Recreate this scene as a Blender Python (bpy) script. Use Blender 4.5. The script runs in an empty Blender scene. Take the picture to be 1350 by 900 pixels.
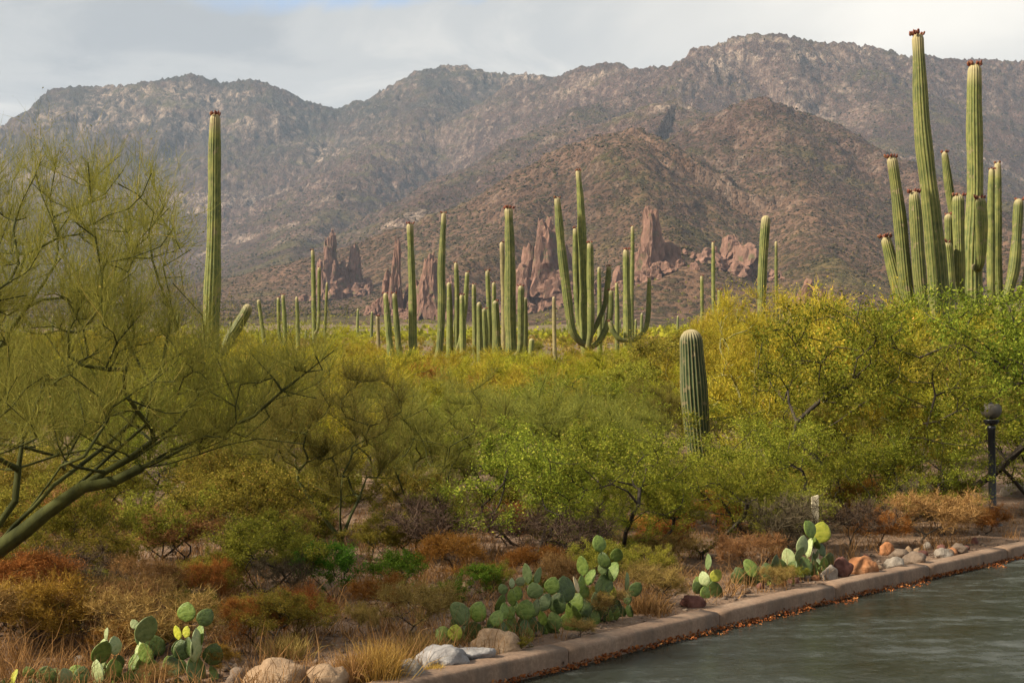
import bpy, math, random
import numpy as np
from mathutils import Vector, Matrix, noise as mnoise

R = math.radians
scene = bpy.context.scene
col = scene.collection

# ------------------------------------------------------------------ camera
LENS, PITCH, EYE = 50.0, R(2.6), 1.6
F = LENS / 36.0 * 1350.0
cam_d = bpy.data.cameras.new('camera')
cam_d.lens = LENS; cam_d.sensor_width = 36.0; cam_d.clip_start = 0.1; cam_d.clip_end = 30000
cam = bpy.data.objects.new('camera', cam_d); col.objects.link(cam)
cam.location = (0, 0, EYE); cam.rotation_euler = (R(90) + PITCH, 0, 0)
scene.camera = cam

# ------------------------------------------------------------------ light
SUN_EL, SUN_AZ = R(37), R(-109)      # azimuth measured from +Y (view direction), clockwise
sun_vec = Vector((math.sin(SUN_AZ) * math.cos(SUN_EL), math.cos(SUN_AZ) * math.cos(SUN_EL), math.sin(SUN_EL)))
sd = bpy.data.lights.new('sun', 'SUN'); sd.energy = 5.0; sd.angle = R(5.0); sd.color = (1.0, 0.88, 0.70)
so = bpy.data.objects.new('sun', sd); col.objects.link(so)
so.rotation_euler = (-sun_vec).to_track_quat('-Z', 'Y').to_euler()

world = bpy.data.worlds.new('World'); scene.world = world; world.use_nodes = True
wn, wl = world.node_tree.nodes, world.node_tree.links
wn.clear()
def W(t, **k):
    n = wn.new(t)
    for a, b in k.items(): setattr(n, a, b)
    return n
wout = W('ShaderNodeOutputWorld'); wbg = W('ShaderNodeBackground'); wbg.inputs[1].default_value = 0.1
sky = W('ShaderNodeTexSky', sky_type='NISHITA', sun_disc=False, sun_elevation=SUN_EL, sun_rotation=SUN_AZ, altitude=800)
sky.dust_density = 1.5
tc = W('ShaderNodeTexCoord'); sep = W('ShaderNodeSeparateXYZ')
wl.new(tc.outputs['Generated'], sep.inputs[0])
def wmath(op, a, b=None, clamp=False):
    m = W('ShaderNodeMath', operation=op, use_clamp=clamp)
    for i, x in enumerate((a, b)):
        if x is None: continue
        if isinstance(x, (int, float)): m.inputs[i].default_value = x
        else: wl.new(x, m.inputs[i])
    return m.outputs[0]
zz = wmath('ADD', wmath('MAXIMUM', sep.outputs[2], 0.0), 0.16)
px = wmath('DIVIDE', sep.outputs[0], zz); py = wmath('DIVIDE', sep.outputs[1], zz)
comb = W('ShaderNodeCombineXYZ'); wl.new(px, comb.inputs[0]); wl.new(py, comb.inputs[1])
def wnoise(scale, detail, rough, off, sx=1.0, sy=1.0, dist=0.0):
    mp = W('ShaderNodeMapping'); mp.inputs['Location'].default_value = off; mp.inputs['Scale'].default_value = (sx, sy, 1)
    wl.new(comb.outputs[0], mp.inputs[0])
    n = W('ShaderNodeTexNoise'); n.inputs['Scale'].default_value = scale; n.inputs['Detail'].default_value = detail
    n.inputs['Roughness'].default_value = rough; n.inputs['Distortion'].default_value = dist
    wl.new(mp.outputs[0], n.inputs['Vector']); return n.outputs[0]
def wramp(fac, stops):
    r = W('ShaderNodeValToRGB'); r.color_ramp.interpolation = 'EASE'
    e = r.color_ramp.elements
    while len(e) < len(stops): e.new(0.5)
    for i, (p, c) in enumerate(stops):
        e[i].position = p; e[i].color = (*c, 1) if len(c) == 3 else c
    wl.new(fac, r.inputs[0]); return r.outputs[0]
n1 = wnoise(1.3, 7, 0.55, (4.3, 1.7, 0), 1.0, 0.8, 0.5)
n2 = wnoise(2.6, 8, 0.58, (1.1, 7.7, 2), 1.0, 1.0, 0.9)
def wspot(cx, cy, rx, ry, wob):
    a = wmath('DIVIDE', wmath('SUBTRACT', px, cx), rx); b = wmath('DIVIDE', wmath('SUBTRACT', py, cy), ry)
    d = wmath('SQRT', wmath('ADD', wmath('MULTIPLY', a, a), wmath('MULTIPLY', b, b)))
    return wmath('SUBTRACT', 1.0, wmath('ADD', d, wmath('MULTIPLY', wmath('SUBTRACT', n2, 0.5), wob)), clamp=True)
billow = wspot(0.62, 2.10, 0.55, 0.75, 2.2)      # a bright billowing bank
clear = wspot(-0.23, 1.93, 0.38, 0.32, 1.1)      # a gap of open blue
# cloud brightness: grey sheets with whiter billows
cl = wmath('ADD', wmath('ADD', wmath('MULTIPLY', n1, 0.45), wmath('MULTIPLY', n2, 0.55)), wmath('MULTIPLY', billow, 0.27))
ccol = wramp(cl, [(0.38, (0.44, 0.455, 0.47)), (0.50, (0.58, 0.58, 0.57)), (0.60, (0.74, 0.715, 0.67)), (0.76, (1.02, 0.96, 0.86))])
cs = W('ShaderNodeVectorMath', operation='SCALE'); wl.new(ccol, cs.inputs[0]); cs.inputs['Scale'].default_value = 5.4
# gaps of blue
gap = wramp(wnoise(0.55, 5, 0.5, (0.62, 3.1, 5), 0.8, 0.8, 0.3), [(0.56, (1, 1, 1)), (0.70, (0.0, 0.0, 0.0))])
skm = W('ShaderNodeVectorMath', operation='SCALE'); wl.new(sky.outputs[0], skm.inputs[0]); skm.inputs['Scale'].default_value = 1.15
gapv = wmath('MULTIPLY', gap, wmath('SUBTRACT', 1.0, wmath('MULTIPLY', clear, 4.0, clamp=True)))
mx = W('ShaderNodeMix', data_type='RGBA'); wl.new(gapv, mx.inputs[0]); wl.new(skm.outputs[0], mx.inputs[6]); wl.new(cs.outputs[0], mx.inputs[7])
wl.new(mx.outputs[2], wbg.inputs[0]); wl.new(wbg.outputs[0], wout.inputs[0])

vs = scene.view_settings
vs.view_transform = 'Standard'; vs.look = 'None'; vs.gamma = 1; vs.exposure = 1.02; vs.use_curve_mapping = False
cy = scene.cycles
cy.max_bounces = 6; cy.diffuse_bounces = 3; cy.glossy_bounces = 2; cy.transmission_bounces = 3; cy.volume_bounces = 0
cy.transparent_max_bounces = 6; cy.use_denoising = True; cy.caustics_reflective = False; cy.caustics_refractive = False
cy.use_adaptive_sampling = True

# ------------------------------------------------------------------ helpers
def at(u, v, Y):
    """a point at world depth Y seen at photograph position u, v"""
    a, b = (u - 675) / F, (450 - v) / F
    dy = math.cos(PITCH) - b * math.sin(PITCH); dz = math.sin(PITCH) + b * math.cos(PITCH)
    s = Y / dy
    return Vector((a * s, Y, EYE + dz * s))
def X_of(u, Y): return at(u, 535, Y).x

def _h(ix, iy, s):
    n = (ix.astype(np.int64) * 374761393 + iy.astype(np.int64) * 668265263 + s * 974711) & 0x7fffffff
    n = ((n ^ (n >> 13)) * 1274126177) & 0x7fffffff
    n = ((n ^ (n >> 16)) * 1103515245 + 12345) & 0x7fffffff
    return (n & 0xffff) / 65535.0 * 2 * np.pi
def perlin(x, y, s=0):
    x = np.asarray(x, float); y = np.asarray(y, float)
    ix, iy = np.floor(x), np.floor(y); fx, fy = x - ix, y - iy
    w = lambda t: t * t * t * (t * (t * 6 - 15) + 10)
    def g(dx, dy):
        a = _h(ix + dx, iy + dy, s); return np.cos(a) * (fx - dx) + np.sin(a) * (fy - dy)
    ux, uy = w(fx), w(fy)
    a = g(0, 0) * (1 - ux) + g(1, 0) * ux; b = g(0, 1) * (1 - ux) + g(1, 1) * ux
    return (a * (1 - uy) + b * uy) * 1.45
def fbm(x, y, o=5, s=0, gain=0.5):
    r = 0; a = 1.0; t = 0
    for i in range(o):
        r = r + a * perlin(x, y, s + i * 17); t += a; a *= gain; x = x * 2.03 + 11.3; y = y * 2.03 - 7.1
    return r / t
def ridged(x, y, o=5, s=0, gain=0.55):
    r = 0; a = 1.0; t = 0
    for i in range(o):
        r = r + a * (1 - 2 * np.abs(perlin(x, y, s + i * 13))); t += a; a *= gain; x = x * 2.07 + 3.3; y = y * 2.07 + 9.1
    return r / t
def sstep(a, b, x):
    t = np.clip((x - a) / (b - a), 0, 1); return t * t * (3 - 2 * t)

def mesh_np(name, V, faces, mats=None, attrs=None, smooth=False):
    """faces: list of int arrays (n,3) or (n,4)"""
    me = bpy.data.meshes.new(name)
    V = np.asarray(V, np.float32)
    me.vertices.add(len(V)); me.vertices.foreach_set('co', V.ravel())
    faces = [np.asarray(f, np.int32) for f in faces if len(f)]
    loops = np.concatenate([f.ravel() for f in faces])
    sizes = np.concatenate([np.full(len(f), f.shape[1], np.int32) for f in faces])
    starts = np.concatenate([[0], np.cumsum(sizes)[:-1]]).astype(np.int32)
    me.loops.add(len(loops)); me.loops.foreach_set('vertex_index', loops)
    me.polygons.add(len(sizes)); me.polygons.foreach_set('loop_start', starts); me.polygons.foreach_set('loop_total', sizes)
    if smooth: me.polygons.foreach_set('use_smooth', np.ones(len(sizes), bool))
    me.update(calc_edges=True)
    for k, a in (attrs or {}).items():
        at_ = me.attributes.new(k, 'FLOAT', 'POINT'); at_.data.foreach_set('value', np.asarray(a, np.float32))
    for m in (mats or []): me.materials.append(m)
    return me
def grid_faces(ny, nx):
    i = np.arange(ny * nx).reshape(ny, nx)
    return np.stack([i[:-1, :-1], i[:-1, 1:], i[1:, 1:], i[1:, :-1]], -1).reshape(-1, 4)
def obj(name, me, parent=None, label=None, cat=None, group=None, kind=None, loc=None):
    o = bpy.data.objects.new(name, me); col.objects.link(o)
    if parent: o.parent = parent
    if label: o['label'] = label
    if cat: o['category'] = cat
    if group: o['group'] = group
    if kind: o['kind'] = kind
    if loc is not None: o.location = loc
    return o
def thing(name, label, cat, loc=(0, 0, 0), group=None, rz=0.0, s=1.0):
    o = obj(name, None, None, label, cat, group, None, loc)
    o.rotation_euler = (0, 0, rz); o.scale = (s, s, s) if isinstance(s, (int, float)) else s
    o.empty_display_size = 0.2
    return o
def copy_tree(o, parent=None):
    c = o.copy(); col.objects.link(c)
    if parent: c.parent = parent
    for ch in list(o.children): copy_tree(ch, c)
    return c

# ------------------------------------------------------------------ materials
class NT:
    def __init__(s, name):
        s.m = bpy.data.materials.new(name); s.m.use_nodes = True
        s.n, s.l = s.m.node_tree.nodes, s.m.node_tree.links; s.n.clear()
        s.out = s.n.new('ShaderNodeOutputMaterial')
    def add(s, t, ins=None, **k):
        n = s.n.new(t)
        for a, b in k.items(): setattr(n, a, b)
        for a, b in (ins or {}).items(): s.put(n.inputs[a], b)
        return n
    def put(s, sock, v):
        if hasattr(v, 'is_linked') or isinstance(v, bpy.types.NodeSocket): s.l.new(v, sock)
        elif isinstance(v, (tuple, list)) and len(v) == 3 and sock.type == 'RGBA': sock.default_value = (*v, 1)
        else: sock.default_value = v
    def attr(s, name): return s.add('ShaderNodeAttribute', attribute_name=name).outputs['Fac']
    def coord(s, kind='Object', scale=(1, 1, 1)):
        c = s.add('ShaderNodeTexCoord').outputs[kind]
        if scale == (1, 1, 1): return c
        return s.add('ShaderNodeMapping', {'Vector': c, 'Scale': scale}).outputs[0]
    def noise(s, vec, scale, detail=4, rough=0.55, dist=0.0):
        return s.add('ShaderNodeTexNoise', {'Vector': vec, 'Scale': scale, 'Detail': detail, 'Roughness': rough, 'Distortion': dist}).outputs[0]
    def vor(s, vec, scale, out='Distance', feature='F1', rnd=1.0):
        return s.add('ShaderNodeTexVoronoi', {'Vector': vec, 'Scale': scale, 'Randomness': rnd}, feature=feature).outputs[out]
    def ramp(s, fac, stops, interp='LINEAR'):
        r = s.add('ShaderNodeValToRGB', {'Fac': fac}); r.color_ramp.interpolation = interp
        e = r.color_ramp.elements
        while len(e) < len(stops): e.new(0.5)
        for i, (p, c) in enumerate(stops):
            e[i].position = p; c = (c, c, c) if isinstance(c, (int, float)) else c; e[i].color = (*c, 1)
        return r.outputs[0]
    def mix(s, f, a, b, mode='MIX'):
        n = s.add('ShaderNodeMix', data_type='RGBA', blend_type=mode)
        s.put(n.inputs[0], f); s.put(n.inputs[6], a if not isinstance(a, tuple) else (*a, 1)); s.put(n.inputs[7], b if not isinstance(b, tuple) else (*b, 1))
        return n.outputs[2]
    def math(s, op, a, b=0.0, clamp=False):
        n = s.add('ShaderNodeMath', operation=op, use_clamp=clamp); s.put(n.inputs[0], a); s.put(n.inputs[1], b); return n.outputs[0]
    def bump(s, h, strength=0.5, dist=0.05):
        return s.add('ShaderNodeBump', {'Height': h, 'Strength': strength, 'Distance': dist}).outputs[0]
    def principled(s, colr, rough=0.85, normal=None, spec=0.3, metal=0.0, **k):
        b = s.add('ShaderNodeBsdfPrincipled', {'Base Color': colr, 'Roughness': rough, 'Metallic': metal, 'Specular IOR Level': spec})
        if normal is not None: s.put(b.inputs['Normal'], normal)
        for a, v in k.items(): s.put(b.inputs[a], v)
        s.l.new(b.outputs[0], s.out.inputs[0]); return s.m

def foliage_mat(name, stops, trans=0.35, jitter=0.25, gloss=False):
    t = NT(name); a = t.attr('tint'); rnd = t.add('ShaderNodeObjectInfo').outputs['Random']
    c = t.ramp(a, stops)
    hsv = t.add('ShaderNodeHueSaturation', {'Color': c, 'Value': t.math('ADD', t.math('MULTIPLY', rnd, jitter * 2), 1 - jitter),
                 'Hue': t.math('ADD', t.math('MULTIPLY', t.math('FRACT', t.math('MULTIPLY', rnd, 7.31)), 0.05), 0.472)})
    d = t.add('ShaderNodeBsdfDiffuse', {'Color': hsv.outputs[0]}); tr = t.add('ShaderNodeBsdfTranslucent', {'Color': hsv.outputs[0]})
    mx = t.add('ShaderNodeMixShader', {'Fac': trans}); t.l.new(d.outputs[0], mx.inputs[1]); t.l.new(tr.outputs[0], mx.inputs[2])
    t.l.new(mx.outputs[0], t.out.inputs[0]); return t.m

M = {}
M['pv_twig'] = foliage_mat('palo_verde_twig', [(0, (0.09, 0.105, 0.024)), (0.5, (0.205, 0.195, 0.04)), (0.85, (0.29, 0.26, 0.058)), (1, (0.34, 0.25, 0.07))], 0.35)
M['pv_far'] = foliage_mat('palo_verde_yellow_twig', [(0, (0.15, 0.16, 0.02)), (0.5, (0.345, 0.305, 0.03)), (0.88, (0.47, 0.39, 0.045)), (1, (0.46, 0.28, 0.07))], 0.33)
M['leaf_green'] = foliage_mat('mesquite_leaf', [(0, (0.06, 0.09, 0.012)), (0.5, (0.185, 0.205, 0.024)), (0.9, (0.32, 0.31, 0.04)), (1, (0.38, 0.30, 0.06))], 0.33)
M['leaf_olive'] = foliage_mat('olive_leaf', [(0, (0.09, 0.10, 0.016)), (0.5, (0.215, 0.20, 0.03)), (0.9, (0.33, 0.28, 0.045)), (1, (0.38, 0.24, 0.07))], 0.33)
M['leaf_bright'] = foliage_mat('bright_green_leaf', [(0, (0.05, 0.10, 0.012)), (0.6, (0.11, 0.20, 0.022)), (1, (0.20, 0.27, 0.04))])
M['dry'] = foliage_mat('dry_straw', [(0, (0.13, 0.08, 0.028)), (0.5, (0.28, 0.175, 0.055)), (1, (0.46, 0.31, 0.12))], 0.2)
M['rust'] = foliage_mat('rusty_twig', [(0, (0.14, 0.062, 0.016)), (0.5, (0.29, 0.135, 0.028)), (1, (0.44, 0.24, 0.06))], 0.25)
M['gold'] = foliage_mat('golden_grass', [(0, (0.26, 0.15, 0.035)), (0.5, (0.42, 0.26, 0.06)), (1, (0.55, 0.38, 0.12))], 0.3)
M['deadtwig'] = foliage_mat('dead_twig', [(0, (0.045, 0.033, 0.022)), (0.6, (0.11, 0.08, 0.052)), (1, (0.20, 0.15, 0.10))], 0.0)
M['litter'] = foliage_mat('fallen_leaf', [(0, (0.12, 0.055, 0.016)), (0.6, (0.28, 0.13, 0.028)), (1, (0.42, 0.25, 0.07))], 0.1)

def bark(name, c0, c1, scale=9):
    t = NT(name); v = t.coord('Object', (1, 1, 0.35)); n = t.noise(v, scale, 6, 0.65); n2 = t.noise(v, scale * 5, 3)
    c = t.ramp(n, [(0.35, c0), (0.65, c1)])
    return t.principled(c, 0.9, t.bump(t.math('ADD', n, t.math('MULTIPLY', n2, 0.4)), 0.6, 0.01), 0.2)
M['bark_green'] = bark('palo_verde_bark', (0.022, 0.026, 0.007), (0.085, 0.09, 0.022), 6)
M['bark_dark'] = bark('mesquite_bark', (0.02, 0.016, 0.012), (0.07, 0.055, 0.04))
M['bark_pale'] = bark('yellow_green_bark', (0.14, 0.14, 0.05), (0.30, 0.28, 0.12))

def rockmat(name, c0, c1, c2, sc=3.0, rough=0.9):
    t = NT(name); v = t.coord('Object'); n = t.noise(v, sc, 8, 0.62, 0.4); n2 = t.noise(v, sc * 9, 4, 0.7)
    c = t.ramp(t.math('ADD', t.math('MULTIPLY', n, 0.7), t.math('MULTIPLY', n2, 0.3)), [(0.33, c0), (0.5, c1), (0.68, c2)])
    return t.principled(c, rough, t.bump(t.math('ADD', n, t.math('MULTIPLY', n2, 0.35)), 0.8, 0.04), 0.25)
M['rock_tan'] = rockmat('tan_rock', (0.15, 0.09, 0.05), (0.28, 0.19, 0.115), (0.42, 0.315, 0.21))
M['rock_grey'] = rockmat('grey_rock', (0.13, 0.12, 0.115), (0.25, 0.235, 0.225), (0.40, 0.38, 0.36))
M['rock_orange'] = rockmat('orange_rock', (0.17, 0.065, 0.025), (0.32, 0.14, 0.06), (0.46, 0.26, 0.14))
M['rock_red'] = rockmat('dark_red_rock', (0.06, 0.03, 0.025), (0.14, 0.06, 0.045), (0.24, 0.12, 0.09))
M['rock_pale'] = rockmat('pale_rock', (0.12, 0.10, 0.078), (0.235, 0.20, 0.162), (0.37, 0.33, 0.28))
M['rock_brown'] = rockmat('brown_rock', (0.07, 0.05, 0.035), (0.15, 0.11, 0.08), (0.25, 0.19, 0.14))

def spiremat():
    t = NT('red_cliff_rock'); v = t.coord('Object', (1, 1, 0.45)); n = t.noise(v, 0.06, 8, 0.62, 0.6); n2 = t.noise(v, 0.35, 5, 0.7)
    f = t.math('ADD', t.math('MULTIPLY', n, 0.6), t.math('MULTIPLY', n2, 0.4))
    c = t.ramp(f, [(0.33, (0.06, 0.035, 0.026)), (0.45, (0.15, 0.086, 0.062)), (0.56, (0.25, 0.14, 0.10)), (0.70, (0.36, 0.23, 0.165))])
    g = t.ramp(t.noise(t.coord('Object'), 0.11, 5, 0.7), [(0.55, 0.0), (0.62, 1.0)])
    c = t.mix(t.math('MULTIPLY', g, 0.7), c, (0.10, 0.10, 0.045))
    return t.principled(c, 0.95, t.bump(f, 1.0, 3.0), 0.1)
M['spire'] = spiremat()

def cactusmat(name, dark, mid, pale, spine, sc=1.0, ribmix=0.75):
    t = NT(name); v = t.coord('Object'); rib = t.attr('rib'); hgt = t.attr('tint')
    n = t.noise(v, 2.6 * sc, 6, 0.68); n2 = t.noise(t.coord('Object', (1, 1, 0.45)), 11 * sc, 4, 0.65)
    c = t.ramp(t.math('ADD', t.math('MULTIPLY', n, 0.6), t.math('MULTIPLY', n2, 0.4)), [(0.38, dark), (0.5, mid), (0.62, pale)])
    rnd = t.add('ShaderNodeObjectInfo').outputs['Random']
    c = t.add('ShaderNodeHueSaturation', {'Color': c, 'Value': t.math('ADD', t.math('MULTIPLY', rnd, 0.45), 0.75)}).outputs[0]
    c = t.mix(t.math('MULTIPLY', t.ramp(rib, [(0.72, 0), (1, 1)]), ribmix), c, spine)
    # woolly, spiny growing tip and corky foot
    c = t.mix(t.math('MULTIPLY', t.ramp(hgt, [(0.93, 0), (1.0, 1)]), 0.8), c, (0.42, 0.34, 0.19))
    foot = t.math('MULTIPLY', t.ramp(hgt, [(0.0, 1), (0.14, 0)]), t.ramp(n, [(0.4, 0.25), (0.6, 0.9)]))
    c = t.mix(foot, c, (0.16, 0.115, 0.07))
    scar = t.ramp(t.noise(v, 5.5 * sc, 2, 0.5), [(0.64, 0), (0.68, 1)])
    c = t.mix(t.math('MULTIPLY', scar, 0.7), c, (0.22, 0.17, 0.09))
    return t.principled(c, 0.6, t.bump(n2, 0.3, 0.02), 0.3)
M['saguaro'] = cactusmat('saguaro_skin', (0.05, 0.07, 0.016), (0.11, 0.13, 0.028), (0.20, 0.195, 0.048), (0.28, 0.24, 0.085))
M['saguaro_dark'] = cactusmat('young_saguaro_skin', (0.018, 0.030, 0.010), (0.033, 0.052, 0.016), (0.06, 0.08, 0.026), (0.34, 0.27, 0.12), 1.6, 0.6)
M['saguaro_dry'] = cactusmat('browning_saguaro_skin', (0.09, 0.075, 0.035), (0.17, 0.145, 0.06), (0.26, 0.21, 0.09), (0.34, 0.26, 0.13))
t = NT('saguaro_fruit'); rr = t.noise(t.coord('Object'), 30, 2)
M['fruit'] = t.principled(t.ramp(rr, [(0.35, (0.09, 0.025, 0.015)), (0.55, (0.19, 0.05, 0.03)), (0.7, (0.18, 0.15, 0.05))]), 0.6)

def padmat(name, c0, c1, c2):
    t = NT(name); v = t.coord('Object'); n = t.noise(v, 5, 5, 0.6)
    rnd = t.add('ShaderNodeObjectInfo').outputs['Random']
    c = t.ramp(n, [(0.32, c0), (0.5, c1), (0.7, c2)])
    c = t.add('ShaderNodeHueSaturation', {'Color': c, 'Value': t.math('ADD', t.math('MULTIPLY', rnd, 0.5), 0.75)}).outputs[0]
    d = t.vor(t.coord('Object', (1, 0.2, 1)), 13, rnd=0.35)
    dots = t.ramp(d, [(0.10, 1), (0.19, 0)])
    c = t.mix(t.math('MULTIPLY', dots, 0.8), c, (0.30, 0.22, 0.11))
    corky = t.ramp(t.noise(v, 2.6, 4, 0.6), [(0.66, 0), (0.72, 1)])
    c = t.mix(t.math('MULTIPLY', corky, 0.75), c, (0.32, 0.24, 0.13))
    return t.principled(c, 0.5, t.bump(t.math('ADD', n, dots), 0.4, 0.02), 0.35)
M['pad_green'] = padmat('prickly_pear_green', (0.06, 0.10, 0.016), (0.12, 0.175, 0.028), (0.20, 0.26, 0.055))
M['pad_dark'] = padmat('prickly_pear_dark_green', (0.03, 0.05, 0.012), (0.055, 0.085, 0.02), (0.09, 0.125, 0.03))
M['pad_pale'] = padmat('prickly_pear_pale', (0.18, 0.22, 0.09), (0.27, 0.32, 0.14), (0.38, 0.40, 0.20))
M['pad_grey'] = padmat('prickly_pear_grey_green', (0.085, 0.125, 0.04), (0.14, 0.19, 0.065), (0.21, 0.26, 0.10))
M['pad_yellow'] = padmat('prickly_pear_yellow', (0.18, 0.21, 0.02), (0.32, 0.335, 0.03), (0.46, 0.43, 0.06))
M['pad_tan'] = padmat('prickly_pear_dry', (0.30, 0.21, 0.10), (0.46, 0.35, 0.19), (0.58, 0.47, 0.29))

# ------------------------------------------------------------------ land shape
KERB = [(-9.0, -3.2), (-5.0, 2.0), (-2.45, 5.35), (0.02, 8.36), (1.5, 10.3), (3.0, 12.2), (5.35, 15.0), (8.2, 18.1), (12.0, 21.8), (18.0, 26.6), (30.0, 34.5), (60, 52)]
def smooth_poly(P, n):
    P = np.array(P, float); out = []
    for i in range(len(P) - 1):
        p0, p1, p2, p3 = P[max(i - 1, 0)], P[i], P[i + 1], P[min(i + 2, len(P) - 1)]
        for k in range(n):
            t = k / n
            out.append(0.5 * (2 * p1 + (p2 - p0) * t + (2 * p0 - 5 * p1 + 4 * p2 - p3) * t * t + (3 * p1 - p0 - 3 * p2 + p3) * t ** 3))
    out.append(P[-1]); return np.array(out)
KL = smooth_poly(KERB, 8)
def poly_dist(x, y, L):
    """signed distance to polyline (positive on the side away from the road), arc length there"""
    best = np.full(x.shape, 1e9); sgn = np.ones(x.shape); arc = np.zeros(x.shape); s0 = 0.0
    for a, b in zip(L[:-1], L[1:]):
        d = b - a; l = math.hypot(*d); tt = np.clip(((x - a[0]) * d[0] + (y - a[1]) * d[1]) / l ** 2, 0, 1)
        dx, dy = x - (a[0] + d[0] * tt), y - (a[1] + d[1] * tt); q = np.hypot(dx, dy)
        m = q < best; best[m] = q[m]; sgn[m] = np.sign(d[0] * dy - d[1] * dx)[m]; arc[m] = (s0 + tt * l)[m]; s0 += l
    return best * np.where(sgn == 0, 1, sgn), arc

BY = np.array([-4000, 14, 20, 30, 40, 60, 100, 200, 400, 700, 1000, 2000, 5000, 9000.])
BZ = np.array([0, 0, 0.08, 0.5, 1.1, 2.8, 5.6, 10.5, 21, 40, 66, 170, 380, 420.])
def base_h(x, y):
    return np.interp(y, BY, BZ)

def ridge(pts, k=0.75): return [at(u, v, Y) for u, v, Y in pts], k
RIDGES = [
 ridge([(-700, 330, 4300), (-350, 270, 4300), (-120, 235, 4250), (0, 187, 4200), (40, 158, 4200), (72, 128, 4200), (118, 119, 4180), (165, 110, 4200), (190, 107, 4200), (255, 102, 4200), (300, 116, 4200), (345, 116, 4200), (395, 134, 4250), (435, 141, 4300), (500, 128, 4300), (545, 104, 4300), (580, 91, 4300), (605, 90, 4300), (645, 102, 4300), (700, 107, 4300), (800, 125, 4300)], 0.66),
 ridge([(590, 91, 4300), (540, 170, 3700), (470, 235, 3150), (410, 300, 2500), (370, 360, 1800)], 0.42),
 ridge([(700, 109, 3800), (760, 111, 3600), (830, 103, 3400), (903, 97, 3300), (924, 71, 3280), (955, 60, 3300), (985, 51, 3300), (1022, 51, 3300), (1070, 65, 3300), (1130, 71, 3300), (1190, 84, 3300), (1240, 92, 3300), (1290, 92, 3350), (1350, 84, 3400), (1450, 95, 3400), (1700, 150, 3400), (2100, 260, 3400)], 0.66),
 ridge([(960, 60, 3300), (880, 112, 3050), (800, 142, 2850), (730, 165, 2650), (660, 205, 2450), (590, 250, 2200), (520, 305, 1850), (450, 362, 1450)], 0.5),
 ridge([(1130, 71, 3300), (1150, 140, 2800), (1190, 205, 2350), (1260, 260, 1900)], 0.42),
 ridge([(770, 165, 2350), (850, 139, 2350), (900, 136, 2350), (945, 150, 2300)], 0.6),
 ridge([(880, 195, 1800), (950, 166, 1820), (985, 146, 1800), (1012, 142, 1790), (1050, 150, 1780), (1100, 168, 1750), (1150, 192, 1700), (1230, 240, 1550), (1350, 300, 1350), (1500, 330, 1200)], 0.62),
 ridge([(1012, 142, 1790), (1030, 205, 1560), (1062, 262, 1350), (1078, 305, 1180), (1085, 345, 950)], 0.5),
 ridge([(940, 170, 1810), (935, 230, 1560), (940, 290, 1250)], 0.5),
 ridge([(560, 388, 950), (640, 335, 1130), (700, 288, 1280), (748, 240, 1400), (788, 200, 1480), (806, 181, 1500), (826, 176, 1500), (850, 192, 1520), (900, 212, 1620), (960, 240, 1640)], 0.6),
 ridge([(826, 176, 1500), (850, 250, 1280), (880, 310, 1100), (900, 350, 900)], 0.5),
 ridge([(1180, 330, 1000), (1290, 312, 1050), (1400, 320, 1000)], 0.7),
]
CLIFFS = [(140, 165, 4050, 230, 70, 0.9), (255, 168, 4050, 170, 75, 0.8), (345, 172, 4050, 130, 50, 0.8), (420, 205, 3900, 170, 60, 0.6), (690, 135, 4100, 120, 55, 0.7), (975, 72, 3230, 130, 45, 1.0), (1050, 85, 3200, 170, 40, 0.7), (930, 90, 3230, 60, 60, 1.0), (1075, 130, 2900, 150, 110, 0.5), (570, 200, 3700, 200, 130, 0.3)]
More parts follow.
